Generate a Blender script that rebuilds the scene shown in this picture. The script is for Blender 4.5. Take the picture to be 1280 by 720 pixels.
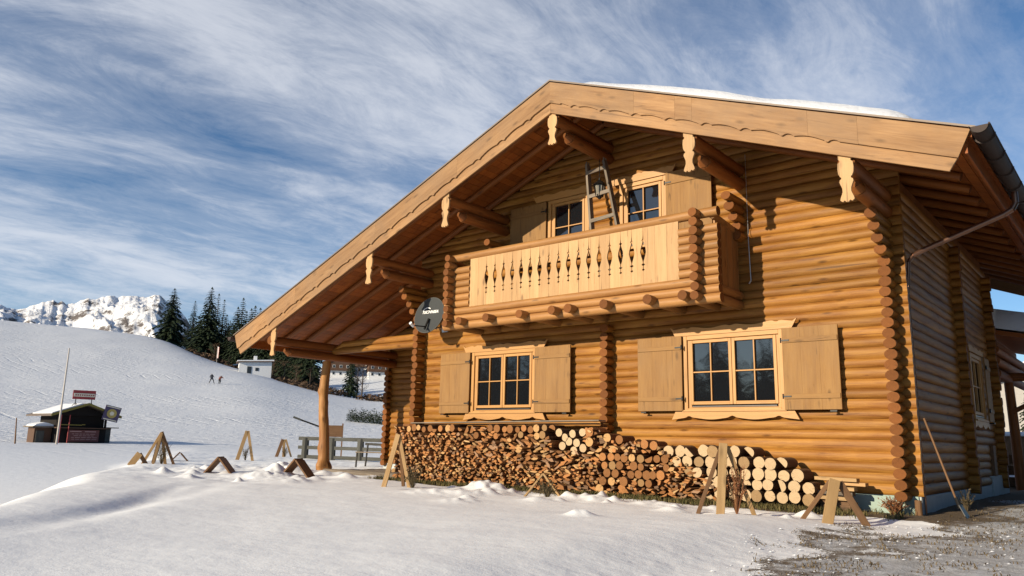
import bpy, bmesh, math, random
import numpy as np
from mathutils import Vector, Matrix
R=math.radians; PI=math.pi
scn=bpy.context.scene
for o in list(bpy.data.objects): bpy.data.objects.remove(o)
COL=scn.collection

# ------------------------------------------------------------------ camera
CX,CY,CZ=9.7755,-12.3462,1.0085
cam=bpy.data.cameras.new('camera'); co=bpy.data.objects.new('camera',cam); COL.objects.link(co)
yaw,pit,rol=R(40.0981),R(11.33475),R(1.24387)
fw=Vector((-math.sin(yaw)*math.cos(pit),math.cos(yaw)*math.cos(pit),math.sin(pit)))
rt=Vector((math.cos(yaw),math.sin(yaw),0)); up=rt.cross(fw)
r2=math.cos(rol)*rt+math.sin(rol)*up; u2=-math.sin(rol)*rt+math.cos(rol)*up
M4=Matrix((( r2.x,u2.x,-fw.x,CX),(r2.y,u2.y,-fw.y,CY),(r2.z,u2.z,-fw.z,CZ),(0,0,0,1)))
co.matrix_world=M4
cam.sensor_width=36; cam.lens=960.645/1280*36; cam.clip_start=.05; cam.clip_end=9000
scn.camera=co

# ------------------------------------------------------------------ light
SUN=Vector((.30,1.08,-.345)).normalized()      # travel direction of the sunlight
el=math.asin(-SUN.z); az=math.atan2(-SUN.x,-SUN.y)
W=bpy.data.worlds.new('World'); scn.world=W; W.use_nodes=True
nt=W.node_tree; N=nt.nodes; L=nt.links; N.clear()
def nn(tree,t,**k):
    n=tree.nodes.new(t)
    for a,b in k.items():
        if a=='inp':
            for i,v in b.items(): n.inputs[i].default_value=v
        else: setattr(n,a,b)
    return n
out=nn(nt,'ShaderNodeOutputWorld'); bg=nn(nt,'ShaderNodeBackground',inp={1:.080})
sky=nn(nt,'ShaderNodeTexSky',sky_type='NISHITA'); sky.sun_disc=False
sky.sun_elevation=el; sky.sun_rotation=az; sky.altitude=1200; sky.air_density=1.0; sky.dust_density=.6; sky.ozone_density=2.2
tc=nn(nt,'ShaderNodeTexCoord'); sep=nn(nt,'ShaderNodeSeparateXYZ'); L.new(tc.outputs['Generated'],sep.inputs[0])
def mth(tree,op,a,b=None,c=None,clamp=False):
    n=tree.nodes.new('ShaderNodeMath'); n.operation=op; n.use_clamp=clamp
    for i,v in enumerate((a,b,c)):
        if v is None: continue
        if isinstance(v,(int,float)): n.inputs[i].default_value=v
        else: tree.links.new(v,n.inputs[i])
    return n.outputs[0]
def ramp(tree,src,pts,interp='LINEAR'):
    n=tree.nodes.new('ShaderNodeValToRGB'); tree.links.new(src,n.inputs[0]); cr=n.color_ramp; cr.interpolation=interp
    while len(cr.elements)<len(pts): cr.elements.new(.5)
    for e,(p,c) in zip(cr.elements,pts):
        e.position=p; e.color=(c,c,c,1) if isinstance(c,(int,float)) else (*c,1)
    return n.outputs[0]
def mix(tree,f,a,b,mode='MIX'):
    n=tree.nodes.new('ShaderNodeMix'); n.data_type='RGBA'; n.blend_type=mode
    for i,v in ((0,f),(6,a),(7,b)):
        if isinstance(v,(int,float)): n.inputs[i].default_value=v if i==0 else (v,v,v,1)
        elif isinstance(v,tuple): n.inputs[i].default_value=(*v,1)
        else: tree.links.new(v,n.inputs[i])
    return n.outputs[2]
def noise(tree,vec,scale,detail=4,rough=.5,dist=0.,lac=2.):
    n=tree.nodes.new('ShaderNodeTexNoise'); n.inputs['Scale'].default_value=scale; n.inputs['Detail'].default_value=detail
    n.inputs['Roughness'].default_value=rough; n.inputs['Distortion'].default_value=dist; n.inputs['Lacunarity'].default_value=lac
    if vec is not None: tree.links.new(vec,n.inputs['Vector'])
    return n.outputs[0]
def comb(tree,x,y,z=0.):
    n=tree.nodes.new('ShaderNodeCombineXYZ')
    for i,v in enumerate((x,y,z)):
        if isinstance(v,(int,float)): n.inputs[i].default_value=v
        else: tree.links.new(v,n.inputs[i])
    return n.outputs[0]
zz=mth(nt,'ADD',mth(nt,'MAXIMUM',sep.outputs[2],0.),.16)
px=mth(nt,'DIVIDE',sep.outputs[0],zz); py=mth(nt,'DIVIDE',sep.outputs[1],zz)
# rotate the cloud plane so streaks run along one direction
A=R(84); ca,sa=math.cos(A),math.sin(A)
a1=mth(nt,'ADD',mth(nt,'MULTIPLY',px,ca),mth(nt,'MULTIPLY',py,sa))       # along streak
b1=mth(nt,'SUBTRACT',mth(nt,'MULTIPLY',py,ca),mth(nt,'MULTIPLY',px,sa))  # across
warp=noise(nt,comb(nt,mth(nt,'MULTIPLY',a1,.35),mth(nt,'MULTIPLY',b1,.5),3.3),1.3,3,.5)
b2=mth(nt,'ADD',b1,mth(nt,'MULTIPLY',warp,.55))
n1=noise(nt,comb(nt,mth(nt,'MULTIPLY',a1,.42),mth(nt,'MULTIPLY',b2,1.1),1.7),1.35,9,.62,.12)
n2=noise(nt,comb(nt,mth(nt,'MULTIPLY',a1,1.3),mth(nt,'MULTIPLY',b2,2.6),5.1),2.2,9,.70,.9)
cov=noise(nt,comb(nt,mth(nt,'MULTIPLY',a1,.28),mth(nt,'MULTIPLY',b1,.35),9.4),.9,3,.5)
n3=noise(nt,comb(nt,mth(nt,'MULTIPLY',a1,3.2),mth(nt,'MULTIPLY',b2,4.5),2.2),2.2,7,.72,1.2)
dens=mth(nt,'ADD',mth(nt,'MULTIPLY',n1,.80),mth(nt,'ADD',mth(nt,'MULTIPLY',n2,.28),mth(nt,'MULTIPLY',n3,.10)))
dens=mth(nt,'ADD',dens,mth(nt,'MULTIPLY',mth(nt,'SUBTRACT',cov,.5),.55))
# more veil towards the left (west) side of the view
veil=mth(nt,'MULTIPLY',mth(nt,'ADD',mth(nt,'MULTIPLY',sep.outputs[0],-.62),mth(nt,'MULTIPLY',sep.outputs[2],-.5)),1.0)
dens=mth(nt,'ADD',dens,mth(nt,'MULTIPLY',mth(nt,'SUBTRACT',veil,.18),.34))
cm=ramp(nt,dens,[(.48,0.),(.59,.20),(.71,.60),(.88,.86)])
cm=mth(nt,'MULTIPLY',cm,ramp(nt,sep.outputs[2],[(.0,.55),(.10,.8),(.2,1.)]))
skyc=mix(nt,1.,sky.outputs[0],(.86,1.04,1.18),'MULTIPLY')
cc=mix(nt,cm,skyc,(8.2,8.4,8.9))
L.new(cc,bg.inputs[0]); L.new(bg.outputs[0],out.inputs[0])
sl=bpy.data.lights.new('sun','SUN'); sl.energy=5.0; sl.angle=R(.6); sl.color=(1.,.865,.655)
so=bpy.data.objects.new('sun',sl); COL.objects.link(so); so.rotation_euler=SUN.to_track_quat('-Z','Y').to_euler(); so.location=(-10,-30,20)
vs=scn.view_settings; vs.view_transform='Standard'; vs.look='None'; vs.exposure=.42; vs.gamma=1
try: vs.use_curve_mapping=False
except: pass
scn.render.engine='CYCLES'
try: scn.cycles.max_bounces=6; scn.cycles.diffuse_bounces=3; scn.cycles.glossy_bounces=3; scn.cycles.caustics_reflective=False
except: pass

# ------------------------------------------------------------------ numpy value noise
def vnoise(x,y,seed=0):
    x=np.asarray(x,float); y=np.asarray(y,float)
    xi=np.floor(x).astype(np.int64); yi=np.floor(y).astype(np.int64); fx=x-xi; fy=y-yi
    fx=fx*fx*(3-2*fx); fy=fy*fy*(3-2*fy)
    def h(a,b):
        v=(a*374761393+b*668265263+seed*974634777)&0xffffffff
        v=((v^(v>>13))*1274126177)&0xffffffff; v=(v^(v>>16))&0xffffffff
        return v/4294967295.
    return (h(xi,yi)*(1-fx)+h(xi+1,yi)*fx)*(1-fy)+(h(xi,yi+1)*(1-fx)+h(xi+1,yi+1)*fx)*fy
def fbm(x,y,s=0,o=4,g=.5):
    t=0;a=1;w=0
    for i in range(o): t=t+a*(vnoise(x*2**i,y*2**i,s+i)-.5); w+=a; a*=g
    return t/w
def sm(t): t=np.clip(t,0,1); return t*t*(3-2*t)

# ------------------------------------------------------------------ materials
def newmat(name):
    m=bpy.data.materials.new(name); m.use_nodes=True; t=m.node_tree; b=t.nodes['Principled BSDF']; return m,t,b
def plain(name,col,rough=.6,metal=0.,var=.12,nscale=6.,bump=0.):
    m,t,b=newmat(name); tc=nn(t,'ShaderNodeTexCoord'); n=noise(t,tc.outputs['Object'],nscale,5,.6)
    c=mix(t,n,tuple(x*(1-var) for x in col),tuple(min(1,x*(1+var)) for x in col)); t.links.new(c,b.inputs['Base Color'])
    b.inputs['Roughness'].default_value=rough; b.inputs['Metallic'].default_value=metal
    if bump:
        bn=nn(t,'ShaderNodeBump',inp={'Strength':bump,'Distance':.02}); t.links.new(n,bn.inputs['Height']); t.links.new(bn.outputs[0],b.inputs['Normal'])
    return m
def wood(name,light,dark,rough=.6,tint=.22,knots=.5,grain=.5,spec=.35,bump=.25,weather=None,wamt=.4):
    m,t,b=newmat(name); uv=nn(t,'ShaderNodeUVMap',uv_map='uv'); s=nn(t,'ShaderNodeSeparateXYZ'); t.links.new(uv.outputs[0],s.inputs[0])
    at=nn(t,'ShaderNodeAttribute',attribute_name='rnd'); r=at.outputs['Fac']; u,v=s.outputs[0],s.outputs[1]
    ro=mth(t,'MULTIPLY',r,53.)
    big=noise(t,comb(t,mth(t,'MULTIPLY',u,.9),mth(t,'MULTIPLY',v,5.),ro),1.,3,.5,.5)
    fine=noise(t,comb(t,mth(t,'MULTIPLY',u,2.5),mth(t,'MULTIPLY',v,48.),ro),1.,4,.6,.6)
    mid=noise(t,comb(t,mth(t,'MULTIPLY',u,1.3),mth(t,'MULTIPLY',v,17.),ro),1.,4,.65,1.0)
    f=mth(t,'ADD',mth(t,'ADD',mth(t,'MULTIPLY',big,.40),mth(t,'MULTIPLY',fine,.15)),mth(t,'MULTIPLY',mid,.45))
    f=ramp(t,f,[(.5-.085/max(grain,.1),0.),(.5+.085/max(grain,.1),1.)])
    c=mix(t,f,dark,light)
    vo=nn(t,'ShaderNodeTexVoronoi'); vo.inputs['Scale'].default_value=1.; vo.inputs['Randomness'].default_value=1.
    t.links.new(comb(t,mth(t,'MULTIPLY',u,2.1),mth(t,'MULTIPLY',v,6.),ro),vo.inputs['Vector'])
    vs_=nn(t,'ShaderNodeSeparateColor'); t.links.new(vo.outputs['Color'],vs_.inputs[0])
    k=mth(t,'MULTIPLY',ramp(t,vo.outputs['Distance'],[(.09,1.),(.23,0.)]),mth(t,'GREATER_THAN',vs_.outputs[0],.32))
    c=mix(t,mth(t,'MULTIPLY',k,knots),c,tuple(x*.33 for x in dark)); cr2=noise(t,comb(t,mth(t,'MULTIPLY',u,.55),mth(t,'MULTIPLY',v,21.),ro),1.,2,.4); crk=mth(t,'MULTIPLY',mth(t,'MAXIMUM',ramp(t,mid,[(.30,1.),(.37,0.)]),ramp(t,cr2,[(.27,1.),(.30,0.)])),knots*.9); c=mix(t,crk,c,tuple(x*.4 for x in dark))
    tv=mth(t,'ADD',mth(t,'MULTIPLY',r,2*tint),1-tint); c=mix(t,1.,c,comb(t,tv,tv,tv),'MULTIPLY')
    if weather:
        tc=nn(t,'ShaderNodeTexCoord'); w=noise(t,tc.outputs['Object'],1.1,5,.6)
        c=mix(t,mth(t,'MULTIPLY',ramp(t,w,[(.4,0.),(.65,1.)]),wamt),c,weather)
    t.links.new(c,b.inputs['Base Color'])
    rr=mth(t,'ADD',mth(t,'MULTIPLY',fine,.25),rough-.12); t.links.new(rr,b.inputs['Roughness'])
    b.inputs['Specular IOR Level'].default_value=spec
    bn=nn(t,'ShaderNodeBump',inp={'Strength':bump,'Distance':.006}); t.links.new(mth(t,'SUBTRACT',fine,mth(t,'MULTIPLY',k,.5)),bn.inputs['Height']); t.links.new(bn.outputs[0],b.inputs['Normal'])
    return m
def endgrain(name,light,dark,rough=.8,rings=60.,tint=.2):
    m,t,b=newmat(name); uv=nn(t,'ShaderNodeUVMap',uv_map='uv'); at=nn(t,'ShaderNodeAttribute',attribute_name='rnd'); r=at.outputs['Fac']
    ln=nn(t,'ShaderNodeVectorMath',operation='LENGTH'); t.links.new(uv.outputs[0],ln.inputs[0])
    n=noise(t,uv.outputs[0],14.,4,.6); d=mth(t,'ADD',ln.outputs['Value'],mth(t,'MULTIPLY',n,.02))
    w=mth(t,'MULTIPLY_ADD',mth(t,'SINE',mth(t,'MULTIPLY',d,rings*6.28)),.5,.5)
    s=nn(t,'ShaderNodeSeparateXYZ'); t.links.new(uv.outputs[0],s.inputs[0])
    ang=mth(t,'ARCTAN2',s.outputs[1],s.outputs[0]); 
    cr=noise(t,comb(t,mth(t,'MULTIPLY',ang,2.5),mth(t,'MULTIPLY',d,3.),mth(t,'MULTIPLY',r,31.)),1.6,3,.6)
    crk=ramp(t,cr,[(.30,1.),(.36,0.)])
    f=mth(t,'ADD',mth(t,'MULTIPLY',w,.35),mth(t,'MULTIPLY',n,.65))
    c=mix(t,f,dark,light)
    if tint>.3: c=mix(t,mth(t,'MULTIPLY',mth(t,'GREATER_THAN',mth(t,'FRACT',mth(t,'MULTIPLY',r,7.3)),.78),.6),c,(.15,.115,.085)); c=mix(t,mth(t,'MULTIPLY',mth(t,'GREATER_THAN',mth(t,'FRACT',mth(t,'MULTIPLY',r,13.7)),.75),.6),c,(.42,.27,.12))
    c=mix(t,0.,c,c); c=mix(t,mth(t,'MULTIPLY',crk,.6),c,tuple(x*.3 for x in dark))
    tv=mth(t,'ADD',mth(t,'MULTIPLY',r,2*tint),1-tint); c=mix(t,1.,c,comb(t,tv,tv,tv),'MULTIPLY')
    t.links.new(c,b.inputs['Base Color']); b.inputs['Roughness'].default_value=rough; b.inputs['Specular IOR Level'].default_value=.2
    bn=nn(t,'ShaderNodeBump',inp={'Strength':.3,'Distance':.005}); t.links.new(f,bn.inputs['Height']); t.links.new(bn.outputs[0],b.inputs['Normal'])
    return m
M={}
M['log']=wood('log_wood',(.345,.163,.032),(.185,.070,.012),.55,.27,.75,.85,.22,.35,weather=(.20,.072,.014),wamt=.4)
M['side']=M['log']
M['logend']=endgrain('log_end',(.36,.135,.038),(.20,.062,.018),.6)
M['colend']=endgrain('column_end',(.215,.078,.018),(.10,.032,.007),.75)
M['barge']=wood('bargeboard_wood',(.34,.19,.082),(.21,.105,.040),.62,.14,.6,.75,.25,.3,weather=(.20,.125,.07),wamt=.5)
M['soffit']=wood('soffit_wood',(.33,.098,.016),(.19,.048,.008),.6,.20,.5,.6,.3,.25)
M['rafter']=wood('rafter_wood',(.30,.105,.022),(.16,.048,.010),.6,.15,.5,.6,.3,.3)
M['pale']=wood('pale_board',(.50,.305,.14),(.36,.20,.08),.62,.12,.7,.5,.3,.2)
M['rail']=wood('balcony_wood',(.36,.18,.058),(.24,.105,.028),.55,.15,.6,.55,.35,.3)
M['trim']=wood('window_trim_wood',(.47,.245,.072),(.38,.18,.048),.5,.06,.3,.4,.4,.15)
M['shutter']=wood('shutter_wood',(.30,.160,.050),(.20,.097,.029),.65,.10,.75,.55,.25,.3,weather=(.23,.135,.06),wamt=.4)
M['grey']=wood('weathered_wood',(.24,.20,.155),(.13,.10,.075),.8,.2,.4,.7,.2,.4)
M['fence']=wood('grey_fence_wood',(.11,.11,.10),(.06,.06,.052),.85,.2,.3,.7,.15,.4)
M['lath']=wood('frame_lath_wood',(.42,.27,.125),(.30,.18,.075),.65,.15,.5,.6,.3,.25)
M['darklath']=wood('brown_lath_wood',(.20,.11,.055),(.12,.062,.028),.7,.2,.5,.6,.25,.3)
M['post']=wood('post_wood',(.42,.21,.062),(.24,.095,.026),.6,.05,.8,.6,.35,.6)
M['agedend']=endgrain('half_aged_cut_end',(.36,.235,.12),(.24,.145,.065),.8,45.,.15)
M['palebark']=wood('pale_bark',(.20,.12,.065),(.10,.055,.03),.85,.2,.2,.7,.15,.5)
M['paleend']=endgrain('fresh_cut_end',(.52,.385,.235),(.38,.255,.14),.8,45.,.10)
M['brownend']=endgrain('aged_cut_end',(.36,.165,.058),(.20,.08,.026),.8,45.,.50)
M['brownbark']=wood('brown_bark',(.24,.12,.055),(.13,.06,.028),.9,.3,.2,.8,.1,.6)
M['split']=wood('split_wood',(.34,.17,.07),(.16,.07,.028),.8,.5,.2,.8,.15,.5)
M['conc']=plain('foundation_render',(.42,.45,.44),.9,0,.15,5.,.2)
M['green']=plain('foundation_insulation_board',(.29,.37,.32),.85,0,.15,7.,.1)
M['copper']=plain('copper_sheet',(.032,.018,.013),.7,.1,.2,4.)
M['darkmetal']=plain('dark_sheet_metal',(.06,.05,.045),.4,.6,.2,6.)
M['iron']=plain('black_iron',(.015,.014,.013),.45,.5)
M['steel']=plain('galvanised_steel',(.5,.5,.48),.35,.7)
M['dish']=plain('dish_grey_paint',(.032,.036,.038),.8,0,.06)
M['white']=plain('white_paint',(.78,.78,.76),.5)
M['roofedge']=plain('roof_edge_sheet',(.14,.105,.08),.55,.2)
M['snowp']=plain('white_render',(.72,.72,.72),.85,0,.08)
M['glow']=plain('lantern_glass',(.22,.20,.16),.2)
def glassmat():
    m,t,b=newmat('window_glass'); b.inputs['Base Color'].default_value=(.008,.009,.011,1); b.inputs['Roughness'].default_value=.03
    b.inputs['Specular IOR Level'].default_value=.9; b.inputs['IOR'].default_value=1.6
    tc=nn(t,'ShaderNodeTexCoord'); n=noise(t,tc.outputs['Object'],1.7,2,.5); bn=nn(t,'ShaderNodeBump',inp={'Strength':.12,'Distance':.02}); t.links.new(n,bn.inputs['Height']); t.links.new(bn.outputs[0],b.inputs['Normal'])
    return m
M['glass']=glassmat()
def snowmat(name,base=(.80,.81,.83)):
    m,t,b=newmat(name); tc=nn(t,'ShaderNodeTexCoord'); n=noise(t,tc.outputs['Object'],9.,6,.65); n2=noise(t,tc.outputs['Object'],120.,3,.6)
    c=mix(t,n,tuple(x*.96 for x in base),base); t.links.new(c,b.inputs['Base Color']); b.inputs['Roughness'].default_value=.65; b.inputs['Specular IOR Level'].default_value=.25
    bn=nn(t,'ShaderNodeBump',inp={'Strength':.5,'Distance':.03}); t.links.new(mth(t,'ADD',n,mth(t,'MULTIPLY',n2,.15)),bn.inputs['Height']); t.links.new(bn.outputs[0],b.inputs['Normal'])
    return m
M['snow']=snowmat('snow')
def needlemat(name,a,bc):
    m,t,b=newmat(name); at=nn(t,'ShaderNodeAttribute',attribute_name='rnd'); c=mix(t,at.outputs['Fac'],a,bc); t.links.new(c,b.inputs['Base Color']); b.inputs['Roughness'].default_value=.8; b.inputs['Specular IOR Level'].default_value=.2
    return m
M['needle']=needlemat('spruce_needles',(.008,.016,.009),(.035,.05,.022))
M['larch']=needlemat('bare_brown_twigs',(.045,.028,.018),(.12,.075,.045))
M['twig']=needlemat('dry_twigs',(.035,.03,.016),(.15,.11,.06))
M['leaf']=needlemat('dead_leaves',(.14,.05,.025),(.26,.12,.05))
M['grass']=needlemat('dry_grass',(.05,.055,.018),(.17,.125,.05))
M['hay']=needlemat('brown_grass',(.07,.05,.025),(.17,.125,.07))
M['trunk']=plain('tree_bark',(.07,.05,.038),.9)

# ------------------------------------------------------------------ mesh builder
rg=random.Random(7)
class MB:
    def __init__(s): s.v=[];s.f=[];s.uv=[];s.r=[];s.m=[]
    def add(s,vs,fs,uvs=None,mat=0,rnd=None):
        o=len(s.v); s.v+= [tuple(v) for v in vs]; rnd=rg.random() if rnd is None else rnd; s.r+=[rnd]*len(vs)
        for i,f in enumerate(fs):
            s.f.append([o+k for k in f]); s.m.append(mat if isinstance(mat,int) else mat[i])
            s.uv+= (uvs[i] if uvs else [(0,0)]*len(f))
    def obox(s,c,X,Y,Z,mat=0,rnd=None):      # X,Y,Z half vectors; grain along the longest
        c=Vector(c);X=Vector(X);Y=Vector(Y);Z=Vector(Z)
        vs=[c+a*X+b*Y+d*Z for d in(-1,1) for b in(-1,1) for a in(-1,1)]
        fs=[(0,2,3,1),(4,5,7,6),(0,1,5,4),(2,6,7,3),(0,4,6,2),(1,3,7,5)]
        ls=[X.length,Y.length,Z.length]; g=ls.index(max(ls)); loc=[(a*ls[0],b*ls[1],d*ls[2]) for d in(-1,1) for b in(-1,1) for a in(-1,1)]
        nm=[2,2,1,1,0,0]; uvs=[]; off=rg.random()*20
        for i,f in enumerate(fs):
            ax=[k for k in range(3) if k!=nm[i]]
            if g in ax: u=g; w=[k for k in ax if k!=g][0]
            else: u,w=ax
            uvs.append([(loc[k][u]+off,loc[k][w]+off*.37) for k in f])
        s.add(vs,fs,uvs,mat,rnd)
    def box(s,x0,x1,y0,y1,z0,z1,mat=0,rnd=None):
        s.obox(((x0+x1)/2,(y0+y1)/2,(z0+z1)/2),((x1-x0)/2,0,0),(0,(y1-y0)/2,0),(0,0,(z1-z0)/2),mat,rnd)
    def bar(s,p,q,w,h,upv=(0,0,1),mat=0,rnd=None):
        p=Vector(p);q=Vector(q);d=(q-p);u=Vector(upv); sd=d.cross(u).normalized(); un=sd.cross(d).normalized()
        s.obox((p+q)/2,d/2,sd*w/2,un*h/2,mat,rnd)
    def cyl(s,p,q,r0,r1=None,n=12,seg=1,wob=0,sx=1.,sy=1.,mat=0,capmat=None,rnd=None,upv=(0,0,1),cap0=True,cap1=True):
        p=Vector(p);q=Vector(q);r1=r0 if r1 is None else r1; d=q-p; Ln=d.length; dn=d.normalized(); u=Vector(upv)
        if abs(dn.dot(u))>.95: u=Vector((1,0,0))
        sd=dn.cross(u).normalized(); un=sd.cross(dn)
        vs=[];off=rg.random()*20
        ph=[rg.uniform(-1,1)*wob for _ in range(n)]
        for i in range(seg+1):
            t=i/seg; c=p+d*t; rr=(r0+(r1-r0)*t)*(1+rg.uniform(-1,1)*wob*.5)
            if wob and 0<i<seg: c=c+sd*rg.uniform(-1,1)*wob*r0*.5+un*rg.uniform(-1,1)*wob*r0*.5
            for k in range(n):
                a=2*PI*k/n; r_=rr*(1+ph[k]); vs.append(c+sd*math.cos(a)*r_*sx+un*math.sin(a)*r_*sy)
        fs=[];uvs=[];mt=[]
        for i in range(seg):
            for k in range(n):
                k2=(k+1)%n; fs.append((i*n+k,i*n+k2,(i+1)*n+k2,(i+1)*n+k)); mt.append(mat)
                a0=k*2*PI*r0/n; a1=(k+1)*2*PI*r0/n; u0=off+Ln*i/seg; u1=off+Ln*(i+1)/seg
                uvs.append([(u0,a0),(u0,a1),(u1,a1),(u1,a0)])
        cm=mat if capmat is None else capmat
        ring=[(math.cos(2*PI*k/n)*r0,math.sin(2*PI*k/n)*r0) for k in range(n)]
        if cap0: fs.append(tuple(reversed(range(n)))); mt.append(cm); uvs.append(list(reversed(ring)))
        if cap1: fs.append(tuple(seg*n+k for k in range(n))); mt.append(cm); uvs.append(ring)
        # fix orientation: outward normals
        s.add(vs,fs,uvs,mt,rnd)
    def poly(s,pts,ext,mat=0,rnd=None,grain=None):   # planar polygon (3D pts) extruded by vector ext
        ext=Vector(ext); P=[Vector(p) for p in pts]; n=len(P); vs=P+[p+ext for p in P]
        g=Vector(grain).normalized() if grain else (P[1]-P[0]).normalized(); nrm=ext.normalized(); w=nrm.cross(g)
        off=rg.random()*20
        uvf=lambda p:(p.dot(g)+off,p.dot(w)+off*.3)
        fs=[tuple(reversed(range(n))),tuple(range(n,2*n))]; uvs=[[uvf(P[k]) for k in reversed(range(n))],[uvf(p) for p in P]]
        for k in range(n):
            k2=(k+1)%n; fs.append((k,k2,n+k2,n+k)); e=ext.length; l0=uvf(P[k]); l1=uvf(P[k2]); uvs.append([l0,l1,(l1[0],l1[1]+e),(l0[0],l0[1]+e)])
        s.add(vs,fs,uvs,mat,rnd)
    def tri(s,a,b,c,mat=0,rnd=None): s.add([a,b,c],[(0,1,2)],None,mat,rnd)
    def build(s,name,mats,parent=None,smooth=None,bevel=0,loc=None,recalc=True):
        me=bpy.data.meshes.new(name); me.from_pydata(s.v,[],s.f)
        for m in mats: me.materials.append(M[m] if isinstance(m,str) else m)
        me.polygons.foreach_set('material_index',s.m)
        uvl=me.uv_layers.new(name='uv'); uvl.data.foreach_set('uv',[x for p in s.uv for x in p])
        a=me.attributes.new('rnd','FLOAT','POINT'); a.data.foreach_set('value',s.r)
        me.update()
        if recalc:
            bm=bmesh.new(); bm.from_mesh(me); bmesh.ops.recalc_face_normals(bm,faces=bm.faces); bm.to_mesh(me); bm.free()
        if smooth:
            me.polygons.foreach_set('use_smooth',[True]*len(me.polygons)); me.set_sharp_from_angle(angle=R(smooth))
        ob=bpy.data.objects.new(name,me); COL.objects.link(ob)
        if parent: ob.parent=parent
        if loc: ob.location=loc
        if bevel:
            b=ob.modifiers.new('bevel','BEVEL'); b.width=bevel; b.segments=1; b.limit_method='ANGLE'; b.angle_limit=R(50)
        return ob
def tag(o,label=None,cat=None,group=None,kind=None):
    if label: o['label']=label
    if cat: o['category']=cat
    if group: o['group']=group
    if kind: o['kind']=kind
    return o
def empty(name,loc=(0,0,0),rz=0,parent=None):
    o=bpy.data.objects.new(name,None); COL.objects.link(o); o.location=loc; o.rotation_euler=(0,0,rz); o.empty_display_size=.2
    if parent: o.parent=parent
    return o
def copy_tree(o,parent=None):
    c=o.copy(); COL.objects.link(c); c.parent=parent
    for ch in list(o.children): copy_tree(ch,c)
    return c

# ------------------------------------------------------------------ terrain
AZ=[-181,-120,-60,-20,5,25,40,48,51,54.1,56.1,58.4,59.9,61.5,62.9,64,65.5,68.8,73,80,90,110,140,181]
TE=[-.01,-.01,-.005,.01,.02,.03,.042,.046,.048,.0563,.0648,.076,.0815,.0897,.100,.1095,.1145,.1180,.1186,.12,.115,.06,-.005,-.01]
AZG=np.arange(-181,182,.25); TEG=np.interp(AZG,AZ,TE); DDG=np.interp(AZG,[-181,44,54,58,60,62,65,73,181],[200,150,165,185,200,230,280,300,300]); _k=np.hanning(25); DDG=np.convolve(np.pad(DDG,12,mode='edge'),_k/_k.sum(),'valid'); TEG=np.convolve(np.pad(TEG,12,mode='edge'),_k/_k.sum(),'valid')
_fr=random.Random(77)
DN=[(_fr.uniform(-.5,6.2),-1.5-abs(_fr.gauss(0,.9)),_fr.uniform(.06,.16),_fr.choice((-.06,-.05,.045,.06))) for _ in range(46)]+[(_fr.uniform(-9,-3),_fr.uniform(-4.6,-.4),_fr.uniform(.07,.2),_fr.choice((-.06,.06,.09))) for _ in range(40)]
def blob(x,y,cx,cy,r,h,e=1.): return h*np.exp(-(((x-cx)**2+((y-cy)*e)**2)/(r*r)))
BL=[(-5.04,-2.5,.22,.20),(-4.7,-2.9,.5,.08),(.3,-1.75,.30,.13),(.6,-2.1,.5,.06),(4.6,-4.9,.15,.065),(-7.1,-.9,.4,.15),(-6.6,-1.3,.45,.13),(-5.9,-1.5,.3,.12),(-7.6,-2.4,.5,.09),
    (2.4,-1.75,.35,.07),(3.0,-1.9,.3,.06),(3.9,-2.0,.4,.05),(4.4,-2.3,.25,.04),(-3.6,-3.2,.5,.05),(-2.5,-3.9,.35,.05),(.9,-3.6,.4,.05),(1.3,-3.4,.25,.05),(2.2,-4.4,.3,.04),(2.7,-3.3,.2,.04)]
SHADOW_FUR=[(2.9,-10.4,-2.2,-5.5,.26,.038),(1.7,-9.1,-3.2,-5.4,.20,.034),(-1.5,-6.2,-4.6,-3.6,.35,.03)]
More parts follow.
